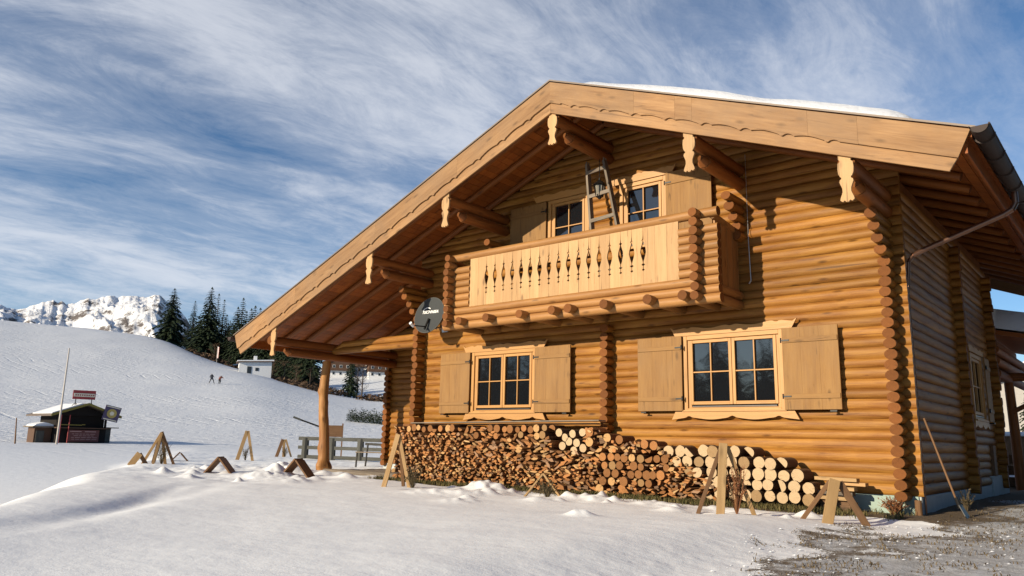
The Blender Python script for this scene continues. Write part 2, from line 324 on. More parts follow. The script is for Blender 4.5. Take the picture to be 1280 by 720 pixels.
def H(x,y):
    x=np.asarray(x,float); y=np.asarray(y,float)
    dx=x-CX; dy=y-CY; d=np.hypot(dx,dy)+1e-6; az=np.degrees(np.arctan2(-dx,dy))
    # near bank
    s=(x+1.7)*.519+(y+8.8)*.855 + .5*fbm(x*.25,y*.25,3,3)*2
    bank=.20+.10*fbm(x*.35,y*.35,11,4)+.05*np.exp(-((s-.7)/.8)**2)
    bank=bank+.008*fbm(x*1.6,y*1.6,15,3)
    for b in BL: bank=bank+blob(x,y,*b[:3],b[3])*(.75+.9*vnoise(x*9,y*9,5))
    # shallow furrows shaped to suggest shadow bands on the bank, lower snow towards the wall
    for (ax,ay,bx,by,w_,dp) in SHADOW_FUR:
        ex,ey=bx-ax,by-ay; l2=ex*ex+ey*ey; tt_=np.clip(((x-ax)*ex+(y-ay)*ey)/l2,0,1); dd_=np.hypot(x-ax-tt_*ex,y-ay-tt_*ey); bank=bank-dp*np.exp(-(dd_/w_)**2)*np.sin(np.clip(tt_,.02,.98)*PI)**.5
    bank=bank-.07*sm((y+3.2)/1.8)*sm((x+3)/2)
    for b in DN: bank=bank+blob(x,y,*b)
    # lumpy trampled snow beyond the crossing
    lm=sm((-x-1)/3)*sm((9+x*0-np.abs(y-.5))/6)
    bank=bank+lm*.07*fbm(x*1.6,y*1.6,21,4)*1.6
    # dirt edge on the right is lower, wall strip lower
    low=sm((x-5.9)/1.2); bank=bank*(1-low)+low*(.085+.02*fbm(x*2,y*2,31,4)+.015*fbm(x*7,y*7,33,3))
    strip=sm((y+1.45)/.45)*sm((x+3.9)/.5)*(1-sm((y-9)/3)); bank=bank*(1-strip)+strip*(.125+.03*fbm(x*3,y*3,41,3))
    side=sm((x-6.6)/.8)*sm((y+.5)/3)*.07; bank=bank+side
    field=-.45+.03*fbm(x*.3,y*.3,51,3)
    ins=sm((s+1.5)/2.1); near=field*(1-ins)+bank*ins
    near=near+np.where(x<-3.5,0,0)
    # field -> 50 m
    z50=1-.0113*50
    t=sm((d-22)/26); mid=near*(1-t)+z50*t
    E=sum(np.interp(az+k,AZ,TE) for k in (-2.,-1.,0.,1.,2.))/5 if False else np.interp(az,AZG,TEG); DD=np.interp(az,AZG,DDG); tt=np.clip((d-50)/(DD-50),0,1); S=1-(1-tt)**1.7
    tau=-.0113+(E+.0113)*S
    far=1+tau*d
    far=far+np.clip((d-50)/60,0,1)*(.5*fbm(x*.03,y*.03,61,4)+.22*fbm(x*.12,y*.12,63,3))
    over=np.clip(d-DD,0,None); 
    fr=1+E*DD-over*.08
    E2=np.interp(az,[30,40,46,56,60,64],[.05,.078,.083,.083,.06,.0]); sec=E2*np.minimum(d,600)+1
    t2=sm((d-DD-30)/120); fr2=fr*(1-t2)+np.maximum(sec,fr)*t2; fr2=np.where(d>600,fr2-(d-600)*.02,fr2)
    far=np.where(d>DD,fr2+.5*fbm(x*.03,y*.03,61,4),far)
    z=np.where(d<50,mid,far)
    return z
def h1(x,y): return float(H(np.array([x]),np.array([y]))[0])
def polar(azd,d): return CX-d*math.sin(R(azd)), CY+d*math.cos(R(azd))
def ground():
    a_in=np.linspace(2,86,900); a_out=np.linspace(86,362,170)[1:-1]; A_=np.radians(np.concatenate([a_in,a_out])); na=len(A_)
    rr=[.4]
    while rr[-1]<900: rr.append(rr[-1]*(1.0075 if 4.5<rr[-1]<21 else 1.0125 if rr[-1]<60 else 1.02))
    while rr[-1]<5500: rr.append(rr[-1]*1.2)
    rr=np.array(rr); nr=len(rr)
    X=CX-np.outer(rr,np.sin(A_)); Y=CY+np.outer(rr,np.cos(A_)); Z=H(X,Y)
    # dirt / gravel masks
    n=fbm(X*.9,Y*.9,71,5)*2
    edge=sm((X-7.14-.055*(Y+7)*-1*0+n*1.6)/.9)
    wallstrip=sm((Y+1.32+n*.5)/.22)*sm((X+3.8+n)/.3)*(1-sm((Y-12)/2))
    porch=sm((X+7.0)/.3)*sm((Y-.1+n*.3)/.3)*(1-sm((Y-2.4)/.2))
    dirt=np.clip(np.maximum(np.maximum(edge,wallstrip),porch),0,1)
    farm=sm((np.hypot(X-CX,Y-CY)-14)/6); dirt=dirt*(1-farm*np.clip(1-wallstrip,0,1))
    grav=sm((X-7.3+n*1.5)/1.1)
    verts=np.empty((nr*na+1,3)); verts[:-1,0]=X.ravel(); verts[:-1,1]=Y.ravel(); verts[:-1,2]=Z.ravel(); verts[-1]=(CX,CY,float(Z[0].mean()))
    i=np.arange(nr-1)[:,None]; k=np.arange(na)[None,:]; k2=(k+1)%na
    q=np.stack([i*na+k,(i+1)*na+k,(i+1)*na+k2,i*na+k2],-1).reshape(-1,4)
    q=q[:,::-1]
    tr=np.stack([np.full(na,nr*na),np.arange(na),(np.arange(na)+1)%na],-1)[:,::-1]
    me=bpy.data.meshes.new('ground'); nf=len(q)+len(tr); nl=q.size+tr.size
    me.vertices.add(len(verts)); me.vertices.foreach_set('co',verts.ravel())
    me.loops.add(nl); me.loops.foreach_set('vertex_index',np.concatenate([q.ravel(),tr.ravel()]).astype(np.int32))
    me.polygons.add(nf); me.polygons.foreach_set('loop_start',np.concatenate([np.arange(len(q))*4,q.size+np.arange(len(tr))*3]).astype(np.int32))
    me.polygons.foreach_set('use_smooth',np.ones(nf,bool)); me.update(calc_edges=True); me.validate()
    for nm,arr in (('dirt',dirt),('gravel',grav)):
        a=me.attributes.new(nm,'FLOAT','POINT'); a.data.foreach_set('value',np.concatenate([arr.ravel(),[arr.ravel()[0]]]).astype(np.float32))
    bm=bmesh.new(); bm.from_mesh(me); bm.faces.ensure_lookup_table()
    if sum(f.normal.z for f in bm.faces)<0: bmesh.ops.reverse_faces(bm,faces=bm.faces); bm.to_mesh(me)
    bm.free()
    ob=bpy.data.objects.new('ground',me); COL.objects.link(ob); tag(ob,kind='structure')
    m,t,b=newmat('snow_and_dirt'); geo=nn(t,'ShaderNodeNewGeometry'); P=geo.outputs['Position']
    ad=nn(t,'ShaderNodeAttribute',attribute_name='dirt').outputs['Fac']; ag=nn(t,'ShaderNodeAttribute',attribute_name='gravel').outputs['Fac']
    nb=noise(t,P,6.,8,.72); nf_=noise(t,P,38.,4,.7); nl_=noise(t,P,.22,5,.6)
    fld=nn(t,'ShaderNodeVectorMath',operation='DISTANCE'); t.links.new(P,fld.inputs[0]); fld.inputs[1].default_value=(CX,CY,CZ); dist=fld.outputs['Value']
    # ski and groomer tracks on the slope
    sp=nn(t,'ShaderNodeSeparateXYZ'); t.links.new(P,sp.inputs[0])
    trk=nn(t,'ShaderNodeTexWave',wave_type='BANDS'); trk.inputs['Scale'].default_value=.11; trk.inputs['Distortion'].default_value=12.; trk.inputs['Detail'].default_value=2.; trk.inputs['Detail Scale'].default_value=.35; t.links.new(P,trk.inputs['Vector'])
    tr2=nn(t,'ShaderNodeTexWave',wave_type='BANDS',bands_direction='Y'); tr2.inputs['Scale'].default_value=.17; tr2.inputs['Distortion'].default_value=14.; tr2.inputs['Detail'].default_value=2.; tr2.inputs['Detail Scale'].default_value=.22; t.links.new(P,tr2.inputs['Vector'])
    trm=mth(t,'MAXIMUM',ramp(t,trk.outputs['Fac'],[(.90,0.),(.98,1.)]),ramp(t,tr2.outputs['Fac'],[(.90,0.),(.98,1.)]))
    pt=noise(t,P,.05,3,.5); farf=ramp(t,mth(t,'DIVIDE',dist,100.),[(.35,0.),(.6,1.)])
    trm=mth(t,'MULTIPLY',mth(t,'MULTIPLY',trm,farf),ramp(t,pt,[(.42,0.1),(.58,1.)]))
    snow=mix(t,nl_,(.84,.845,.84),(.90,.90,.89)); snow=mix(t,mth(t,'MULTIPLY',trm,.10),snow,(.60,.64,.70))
    dirtc=mix(t,nf_,(.06,.042,.026),(.22,.16,.10)); gravc=mix(t,nf_,(.20,.185,.17),(.60,.585,.57))
    gm=ramp(t,mth(t,'ADD',mth(t,'MULTIPLY',ag,.8),mth(t,'MULTIPLY',mth(t,'SUBTRACT',nb,.5),1.6)),[(.25,0.),(.5,1.)])
    gr=mix(t,gm,dirtc,gravc)
    pl=mth(t,'MULTIPLY',ramp(t,mth(t,'ADD',nb,mth(t,'MULTIPLY',nf_,.35)),[(.60,0.),(.80,1.)]),mth(t,'MULTIPLY',ag,.7))
    gr=mix(t,pl,gr,(.70,.70,.71))
    dm=ramp(t,mth(t,'ADD',ad,mth(t,'MULTIPLY',mth(t,'SUBTRACT',mth(t,'ADD',mth(t,'MULTIPLY',nb,.45),mth(t,'MULTIPLY',nf_,.55)),.5),3.2)),[(.38,0.),(.55,1.)])
    dm=mth(t,'MULTIPLY',dm,ramp(t,ad,[(.02,0.),(.12,1.)]))
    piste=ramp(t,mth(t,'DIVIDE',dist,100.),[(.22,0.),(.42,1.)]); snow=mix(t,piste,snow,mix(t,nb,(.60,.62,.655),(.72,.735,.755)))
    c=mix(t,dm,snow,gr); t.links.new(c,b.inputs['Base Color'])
    b.inputs['Specular IOR Level'].default_value=.2; t.links.new(mth(t,'MULTIPLY_ADD',dm,.3,.6),b.inputs['Roughness'])
    hfine=noise(t,P,70.,3,.6); hm=noise(t,P,3.0,5,.55)
    hgt=mth(t,'ADD',mth(t,'MULTIPLY',hfine,mth(t,'MULTIPLY_ADD',dm,.030,.002)),mth(t,'MULTIPLY',nb,mth(t,'MULTIPLY_ADD',dm,.06,.004)))
    hgt=mth(t,'ADD',hgt,mth(t,'MULTIPLY',hm,.02))
    # groomed ripples and tracks far away
    hfar=noise(t,P,.9,6,.7,.8); hgt=mth(t,'ADD',hgt,mth(t,'MULTIPLY',mth(t,'MULTIPLY',mth(t,'MULTIPLY',hfar,pt),farf),.55)); hgt=mth(t,'SUBTRACT',hgt,mth(t,'MULTIPLY',trm,.12))
    bn=nn(t,'ShaderNodeBump',inp={'Strength':.65,'Distance':1.}); t.links.new(hgt,bn.inputs['Height']); t.links.new(bn.outputs[0],b.inputs['Normal'])
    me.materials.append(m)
    return ob
ground()

def mountain():
    azs=[46,55,58,60,62,62.9,63.6,64.3,65,65.4,65.8,66.5,67.2,68.2,69,70.5,71.8,73.1,74.5,76,79,84,90]
    tau=[.07,.09,.098,.108,.122,.131,.1465,.155,.164,.1655,.160,.1625,.158,.157,.1535,.1445,.1445,.1325,.135,.125,.128,.115,.10]
    na,nr=700,150
    A_=np.linspace(47,89,na); T=np.interp(A_,azs,tau)+.0022*fbm(A_*3,A_*0,5,5)*2
    tr=np.linspace(0,1,nr); D=1700+tr*1900
    Az,Tr=np.meshgrid(np.radians(A_),tr); Dd=1700+Tr*1900; X=CX-Dd*np.sin(Az); Y=CY+Dd*np.cos(Az)
    pk=.68; prof=np.where(Tr<pk,(Tr/pk)**1.15,1-((Tr-pk)/(1-pk))*.8)
    rid=1-np.abs(2*vnoise(X/230+.3*fbm(X/300,Y/300,9,3),Y/230,91)-1); rid2=1-np.abs(2*vnoise(X/85,Y/85,93)-1); rid3=1-np.abs(2*vnoise(X/32,Y/32,97)-1)
    Zp=T[None,:]*(1700+pk*1900)*prof
    Z=Zp+ (rid*110+rid2*45+rid3*15-105)*np.minimum(1,np.abs(Tr-pk)*6)*.85+ 18*fbm(X/20,Y/20,99,3)
    Z=np.where(Tr<.02,-60,Z)
    v=np.stack([X,Y,Z],-1).reshape(-1,3); i=np.arange(nr-1)[:,None]; k=np.arange(na-1)[None,:]
    q=np.stack([i*na+k,i*na+k+1,(i+1)*na+k+1,(i+1)*na+k],-1).reshape(-1,4)
    me=bpy.data.meshes.new('mountain'); me.vertices.add(len(v)); me.vertices.foreach_set('co',v.ravel())
    me.loops.add(q.size); me.loops.foreach_set('vertex_index',q.ravel().astype(np.int32)); me.polygons.add(len(q)); me.polygons.foreach_set('loop_start',(np.arange(len(q))*4).astype(np.int32))
    me.update(calc_edges=True); 
    bm=bmesh.new(); bm.from_mesh(me)
    if sum(f.normal.z for f in bm.faces)<0: bmesh.ops.reverse_faces(bm,faces=bm.faces); bm.to_mesh(me)
    bm.free()
    me.polygons.foreach_set('use_smooth',[True]*len(me.polygons))
    ob=bpy.data.objects.new('mountain',me); COL.objects.link(ob); tag(ob,kind='structure')
    m,t,b=newmat('snowy_rock'); geo=nn(t,'ShaderNodeNewGeometry'); P=geo.outputs['Position']; s=nn(t,'ShaderNodeSeparateXYZ'); t.links.new(geo.outputs['Normal'],s.inputs[0])
    n1=noise(t,P,.012,8,.72,.4); n2=noise(t,P,.05,5,.65)
    f=mth(t,'SUBTRACT',mth(t,'ADD',mth(t,'MULTIPLY',n1,1.),mth(t,'MULTIPLY',n2,.35)),mth(t,'MULTIPLY',s.outputs[2],.30))
    rk=ramp(t,f,[(.46,0.),(.55,1.)]); rc=mix(t,n2,(.07,.065,.07),(.20,.17,.155))
    t.links.new(mix(t,rk,(.84,.84,.86),rc),b.inputs['Base Color']); b.inputs['Roughness'].default_value=.8; b.inputs['Specular IOR Level'].default_value=.1
    bn=nn(t,'ShaderNodeBump',inp={'Strength':.7,'Distance':25.}); t.links.new(n1,bn.inputs['Height']); t.links.new(bn.outputs[0],b.inputs['Normal'])
    me.materials.append(m)
mountain()
# ------------------------------------------------------------------ the log house
XA,ZA,SL=1.858,7.464,.3956
YF,YB=-1.98,9.9                # front and rear verge
XL,XR=-8.12,8.351              # eave lines
roofz=lambda x: ZA-SL*abs(x-XA)
SP=.1540; Z0=.375
house=empty('log_house',(1.8,0,.15)); tag(house,'large honey coloured log chalet with a carved balcony and a wide snow covered gable roof','house')
HM=Matrix.Translation((-1.8,0,-.15))
def hp(o,parent=None):
    p=parent or house; o.parent=p
    if p is house: o.matrix_parent_inverse=HM.copy()
    return o
def wall_logs(mb,org,D,Nv,rows,openings=(),R0=.0785,bulge=.042,zbase=Z0,mat=0):
    """rows: list of (row index, s0, s1); openings (s0,s1,z0,z1)"""
    org=Vector(org);D=Vector(D);Nv=Vector(Nv); Up=Vector((0,0,1))
    K=9; prof=[(-1+2*i/(K-1)) for i in range(K)]; jo={}
    for (r,s0,s1) in rows:
        za_=zbase+r*SP+jo.get(r,0); jo[r+1]=rg.uniform(-.011,.011); zb_=zbase+(r+1)*SP+jo[r+1]; zc=(za_+zb_)/2; rad=(zb_-za_)/2
        bulge_=bulge*rg.uniform(.82,1.15); base=[(t*rad, bulge_*(math.sqrt(max(0,1-(t*.985)**2)))) for t in prof]
        pieces=[(s0,s1,-9,9)]
        for (a,b_,c,d) in openings:
            nw=[]
            for (p0,p1,zl,zh) in pieces:
                if p1<=a or p0>=b_ or zc+rad<=c or zc-rad>=d: nw.append((p0,p1,zl,zh)); continue
                if p0<a: nw.append((p0,a,zl,zh))
                if p1>b_: nw.append((b_,p1,zl,zh))
                m0,m1=max(p0,a),min(p1,b_)
                if zc-rad<c: nw.append((m0,m1,zl,c))
                if zc+rad>d: nw.append((m0,m1,d,zh))
            pieces=nw
        # butt joints
        rnd=rg.random(); tilt=rg.uniform(-.004,.004)
        for (p0,p1,zl,zh) in pieces:
            pr=[(zc+z,o) for z,o in base]
            q=[]
            for i,(z,o) in enumerate(pr):
                if zl<=z<=zh: q.append((z,o))
                if i<len(pr)-1:
                    z2,o2=pr[i+1]
                    for lim in sorted((zl,zh)):
                        if z<lim<z2: q.append((lim,o+(o2-o)*(lim-z)/(z2-z)))
            if len(q)<2: continue
            q.sort(); n=len(q); ns=max(1,int((p1-p0)/.45)); vs=[];off=rg.random()*20
            for j in range(ns+1):
                sx=p0+(p1-p0)*j/ns; w=.012*(float(vnoise(sx*1.3+r*7.7,r*3.1,5))-.5)*2+.004*(float(vnoise(sx*4+r*3.7,r*1.1,6))-.5)*2
                for (z,o) in q: vs.append(org+D*sx+Nv*(o+w*(o/bulge))+Up*(z+w*.3))
            fs=[];uvs=[]
            for j in range(ns):
                for k in range(n-1):
                    fs.append((j*n+k,(j+1)*n+k,(j+1)*n+k+1,j*n+k+1)); u0=p0+(p1-p0)*j/ns+off;u1=p0+(p1-p0)*(j+1)/ns+off
                    uvs.append([(u0,q[k][0]*1.3),(u1,q[k][0]*1.3),(u1,q[k+1][0]*1.3),(u0,q[k+1][0]*1.3)])
            # end caps (close to wall plane)
            for j,rev in ((0,False),(ns,True)):
                b0=len(vs); 
                sx=p0 if j==0 else p1
                vs+=[org+D*sx+Up*q[0][0]-Nv*.05,org+D*sx+Up*q[-1][0]-Nv*.05]
                f=[j*n+k for k in range(n)]+[b0+1,b0]; fs.append(tuple(f) if rev else tuple(reversed(f))); uvs.append([(0.03*k,.02*k) for k in range(len(f))])
            mb.add(vs,fs,uvs,mat,rnd)
WX0,WX1=-3.42,7.07
def gable_rows(x0,x1,z0):
    rows=[];r=0
    while True:
        zc=z0+(r+.5)*SP
        lim=(ZA-.10-zc)/SL
        if lim<=.1: break
        a=max(x0,XA-lim) if zc>3.3 else x0; b=min(x1,XA+lim); rows.append((r,a,b)); r+=1
    return rows
# openings: (x0,x1,z0,z1)
WIN=dict(gl=(-1.56,.09,1.62,2.87),gr=(3.49,5.15,1.62,2.87),ul=(.47,1.38,4.66,5.92),ur=(2.21,3.11,4.66,5.92))
mb=MB(); wall_logs(mb,(0,0,0),(1,0,0),(0,-1,0),gable_rows(WX0,WX1,Z0),list(WIN.values()))
mb.box(WX0+.05,WX1-.05,.05,.2,Z0,3.2,rnd=.1) if 0 else None
hp(mb.build('front_wall',['log'],smooth=40))
# inner core so no light leaks through the grooves (with openings left)
mb=MB()
def core(x0,x1,z0,z1,y0=.03,y1=.14): mb.box(x0,x1,y0,y1,z0,z1,rnd=.1)
core(WX0+.03,-1.56,Z0,4.3); core(-1.56,.09,Z0,1.62); core(-1.56,.09,2.87,4.3); core(.09,3.49,Z0,4.3); core(3.49,5.15,Z0,1.62); core(3.49,5.15,2.87,4.3); core(5.15,WX1-.03,Z0,4.3)
core(-2.,.47,4.303,5.55); core(.47,1.38,4.303,4.66); core(1.38,2.21,4.303,6.6); core(.47,1.38,5.92,6.3); core(2.21,3.11,4.303,4.66); core(2.21,3.11,5.92,6.3); core(3.11,5.8,4.303,5.5)
hp(mb.build('wall_core',['rafter']))
# side wall (faces +x)
mb=MB(); rows=[(r,0.02,7.45) for r in range(0,30)]
wall_logs(mb,(7.0,0,0),(0,1,0),(1,0,0),rows,[(4.30,5.35,1.6,2.85)])
hp(mb.build('side_wall',['log'],smooth=40))
mb=MB(); mb.box(6.86,6.97,.15,4.28,Z0,5.2,rnd=.1); mb.box(6.86,6.97,5.37,7.4,Z0,5.2,rnd=.1); mb.box(6.86,6.97,4.28,5.37,Z0,1.6,rnd=.1); mb.box(6.86,6.97,4.28,5.37,2.86,5.2,rnd=.1); mb.box(6.60,6.64,4.0,5.6,1.3,3.,rnd=.1)
hp(mb.build('side_wall_core',['rafter']))
# recessed wall behind the porch and the hidden left and rear walls
mb=MB(); wall_logs(mb,(0,2.18,0),(1,0,0),(0,-1,0),[(r,-6.95,-3.2) for r in range(0,24)])
wall_logs(mb,(-6.85,2.18,0),(0,1,0),(-1,0,0),[(r,-.15,5.4) for r in range(0,22)])
wall_logs(mb,(-3.3,0,0),(0,1,0),(-1,0,0),[(r,0,2.18) for r in range(0,31)])
mb.box(-6.8,6.9,7.3,7.42,Z0,4.2,rnd=.1); mb.box(-3.2,-3.14,.1,2.2,Z0,5.2,rnd=.1); mb.box(-6.8,-3.2,2.2,2.3,Z0,4.,rnd=.1)
hp(mb.build('porch_wall',['log'],smooth=40))
# projecting log ends of the cross walls
def column(x,y0,y1,z0,z1,corb=0,seed=0,axis='y',rx=.088,rz=.076):
    rr=random.Random(seed); mb=MB(); n=int((z1-z0)/SP)
    for i in range(n):
        zc=z0+SP*(i+.5); k=n-1-i
        ext=rr.uniform(-.018,.018)+(max(0,(corb-k))*.13 if corb else 0)
        p=(x+rr.uniform(-.006,.006),y0-ext,zc); q=(x,y1,zc)
        if axis=='x': p=(y0-ext,x,zc); q=(y1,x,zc)
        r=rr.uniform(.95,1.05)
        mb.cyl(p,q,rz*r,n=14,seg=2,wob=.03,sx=rx/rz,mat=0,capmat=1)
    return mb
for nm,(x,y0,y1,z0,z1,cb) in dict(a=(-3.25,-.30,.06,Z0-SP/2,4.52,4),b=(1.875,-.27,.06,Z0-SP/2,3.25,0),c=(6.845,-.33,.06,Z0-SP/2,4.46,4),d=(-.80,-.25,.06,4.76,5.36,3),e=(4.55,-.25,.06,4.46,5.36,3)).items():
    mb=column(x,y0,y1,z0,z1,cb,seed=ord(nm)); hp(mb.build('log_column',['log','colend'],smooth=45))
mb=column(-6.85,2.0,2.2,Z0-SP/2,3.0,0,seed=3); hp(mb.build('log_column',['log','colend'],smooth=45))
for y in (3.62,6.9): mb=column(y,7.19,6.9,Z0-SP/2,4.9,0,seed=int(y*3),axis='x',rz=.084); hp(mb.build('log_column',['log','colend'],smooth=45))
# foundation
mb=MB(); mb.box(-3.35,7.0,-.03,.10,-.2,.372); hp(mb.build('front_foundation',['green']))
mb=MB(); mb.box(6.85,7.035,.0,7.6,-.3,.372); mb.box(6.5,7.075,5.75,7.62,-.3,.55); mb.box(-6.9,-3.3,2.1,2.3,-.2,.372); mb.box(-6.9,6.9,7.3,7.45,-.2,.372); hp(mb.build('foundation',['conc'],bevel=.01))
mb=MB(); mb.box(7.0,7.09,5.95,6.25,.553,1.15); hp(mb.build('cellar_board',['darklath']))
# ---- roof
roof=MB()
T=.10
for x1 in (XL,XR):
    a=Vector((XA,YF+.04,ZA+.012)); b=Vector((x1,YF+.04,roofz(x1)+.012)); dn=Vector((0,0,-T))
    roof.poly([a,b,b+dn,a+dn],(0,YB-YF-.04,0),mat=0,rnd=.5,grain=(0,1,0))
# thin roof covering with a darker front edge
for x1 in (XL-.06,XR+.06):
    a=Vector((XA,YF-.035,ZA+.018)); b=Vector((x1,YF-.035,roofz(x1)+.018)); dn=Vector((0,0,.028)); roof.poly([a,b,b+dn,a+dn],(0,YB-YF+.1,0),mat=1,rnd=.5)
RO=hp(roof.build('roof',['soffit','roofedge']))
# soffit boards, running along the ridge direction
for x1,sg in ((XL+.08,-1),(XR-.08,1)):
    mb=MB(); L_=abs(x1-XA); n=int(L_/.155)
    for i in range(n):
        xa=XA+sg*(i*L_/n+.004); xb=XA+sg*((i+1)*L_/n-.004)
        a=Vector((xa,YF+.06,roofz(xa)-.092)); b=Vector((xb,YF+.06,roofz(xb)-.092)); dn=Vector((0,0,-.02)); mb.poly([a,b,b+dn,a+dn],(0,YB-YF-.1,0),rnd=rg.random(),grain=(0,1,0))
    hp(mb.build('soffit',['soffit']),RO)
# rafters
ry=[-1.45,-.82,-.18]+[.5+i*.75 for i in range(13)]
for sg,xe in ((-1,XL+.35),(1,XR-.42)):
    for i,y in enumerate(ry):
        mb=MB(); off=.178
        p=(XA+sg*.02,y,roofz(XA)-off); q=(xe,y,roofz(xe)-off); mb.cyl(p,q,.066,n=10,seg=6,wob=.02,sx=1.,mat=0,capmat=1); hp(mb.build('rafter',['rafter','colend'],smooth=45),RO)
# purlins: upper log to the verge, lower one shorter with a chamfered nose
for x in (-6.7,-3.10,-.80,1.87,4.55,6.85):
    zb=roofz(x)-.59-.42; mb=MB()
    if x<-6: zb=2.965
    far=2.25 if x<-6 else .3
    yend=far
    mb.cyl((x,YF+.1,zb+.35),(x,yend,zb+.35),.105,n=12,seg=3,wob=.02,capmat=1,sx=1.1)
    y0=-1.52 if x>-6 else -1.45
    mb.cyl((x,y0+.12,zb+.11),(x,yend,zb+.11),.105,n=12,seg=3,wob=.02,capmat=1,sx=1.1)
    mb.cyl((x,y0,zb+.15),(x,y0+.13,zb+.11),.055,.100,n=12,capmat=1)
    if False: mb.cyl((x,y0+.65,zb-.07),(x,yend,zb-.07),.085,n=12,seg=2,wob=.02,capmat=1); mb.cyl((x,y0+.56,zb-.04),(x,y0+.66,zb-.07),.04,.082,n=12,capmat=1)
    hp(mb.build('purlin',['rafter','colend'],smooth=45),RO)
# bargeboards with carved lower edge
def scal(s):
    ph=(s%.62)/.62
    if ph<.66: return .030*math.sin(ph/.66*PI)-.008
    if ph<.80: return -.030*math.sin((ph-.66)/.14*PI)+.0
    return .018*math.sin((ph-.80)/.2*PI)
CUT=.40
for x1,sg in ((XL,-1),(XR,1)):
    L_=abs(x1-XA); plain0=.35 if sg<0 else .25; plain1=L_-(.25 if sg<0 else 1.55)
    # lower board
    mb=MB(); skew=.26
    def pt(s,dz,y): 
        x=XA+sg*s; return (x,y,roofz(x)+dz)
    a=[pt(0,-.38,YF+.012),pt(L_-.16,-.38,YF+.012),pt(L_-.27,-.59,YF+.012),pt(0,-.59,YF+.012)]
    mb.poly(a,(0,.035,0),grain=Vector(a[1])-Vector(a[0])); 
    hp(mb.build('lower_bargeboard',['barge'],bevel=.004),RO)
    mb=MB(); cuts=[0]+[L_*k for k in ((.27,.385,.43,.70,.80) if sg>0 else (.23,.47,.75))]+[L_]
    for ci in range(len(cuts)-1):
        s0,s1=cuts[ci]+(.002 if ci else 0),cuts[ci+1]; top=[pt(s0,.0,YF-.02),pt(s1-(.0),.0,YF-.02)]
        if s1==L_: top[-1]=pt(L_,0,YF-.02)
        low=[];s=s1-(.16 if s1==L_ else 0)
        while s>s0+1e-6:
            low.append(pt(s,-CUT+(scal(s) if plain0<s<plain1 else 0),YF-.02)); s-=.02
        low.append(pt(s0,-CUT+(scal(s0) if plain0<s0<plain1 else 0),YF-.02))
        mb.poly(top+low,(0,.032,0),grain=Vector(pt(1,0,0))-Vector(pt(0,0,0)))
    hp(mb.build('upper_bargeboard',['barge']),RO)
    # rear barge
    mb=MB(); a=[pt(0,0,YB-.02),pt(L_,0,YB-.02),pt(L_-.25,-.45,YB-.02),pt(0,-.45,YB-.02)]; mb.poly(a,(0,.035,0)); hp(mb.build('rear_bargeboard',['barge']),RO)
    # eave fascia
    mb=MB(); x=x1-sg*.06; mb.box(min(x,x-sg*.03),max(x,x-sg*.03),YF+.06,YB-.05,roofz(x)-.30,roofz(x)-.02); 
    x=x1-sg*.27; hp(mb.build('eave_board',['soffit']),RO)
# carved hanging boards in front of the purlins
prof=[(0,.090),(.07,.090),(.085,.072),(.105,.072),(.125,.098),(.20,.104),(.27,.098),(.315,.078),(.325,.062),(.345,.062),(.36,.085),(.39,.092),(.43,.075),(.48,.057),(.53,.056),(.57,.070),(.61,.086),(.640,.092)]
for x,ln in ((-6.50,.62),(-3.06,.62),(-.79,.62),(1.87,.57),(4.55,.60),(6.85,.61)):
    zt=roofz(x)-.545; k=ln/.6; mb=MB()
    rp=[(x+w*1.0,YF+.052,zt-d*k) for d,w in prof]; lp=[(x-w*1.0,YF+.052,zt-d*k) for d,w in reversed(prof)]
    bot=[(x+.06,YF+.052,zt-.665*k),(x+.035,YF+.052,zt-.645*k),(x+.015,YF+.052,zt-.67*k),(x-.015,YF+.052,zt-.67*k),(x-.035,YF+.052,zt-.645*k),(x-.06,YF+.052,zt-.665*k)]
    mb.poly(rp+bot+lp,(0,.035,0),grain=(0,0,1)); hp(mb.build('carved_hanging_board',['pale']),RO)
# gutters
for x1,sg in ((XL-.10,-1),(XR+.12,1)):
    mb=MB(); zc=roofz(x1)-.0; n=12; r=.105; y0=YF-.22 if sg>0 else YF-.12; y1=YB
    for (ri,rev) in ((r,0),(r-.008,1)):
        vs=[];
        for yy in (y0,y1):
            for k in range(n+1):
                a=PI+PI*k/n; vs.append((x1+math.cos(a)*ri,yy,zc+math.sin(a)*ri))
        fs=[(k,k+1,n+2+k,n+1+k) for k in range(n)]; mb.add(vs,fs,None,0)
    mb.cyl((x1+sg*r,y0,zc),(x1+sg*r,y1,zc),.012,n=8); mb.cyl((x1-sg*r,y0,zc),(x1-sg*r,y1,zc),.008,n=6)
    vs=[(x1+math.cos(PI+PI*k/n)*r*.97,y0+.02,zc+math.sin(PI+PI*k/n)*r*.97) for k in range(n+1)]; mb.add(vs,[tuple(range(n+1))],None,0)
    g=hp(mb.build('gutter',['copper'],smooth=40,recalc=False))
    y=y0+.35
    while y<y1:
        mb=MB()
        for k in range(8):
            a=PI+PI*k/8;a2=PI+PI*(k+1)/8; mb.bar((x1+math.cos(a)*.113,y,zc+math.sin(a)*.113),(x1+math.cos(a2)*.113,y,zc+math.sin(a2)*.113),.025,.006,(0,1,0))
        mb.box(x1-.11,x1+.11,y-.012,y+.012,zc+.004,zc+.010); o=mb.build('bracket',['copper']); hp(o,g); y+=.75
M['pipe']=plain('pipe_sheet',(.24,.13,.085),.33,.85,.2,4.)
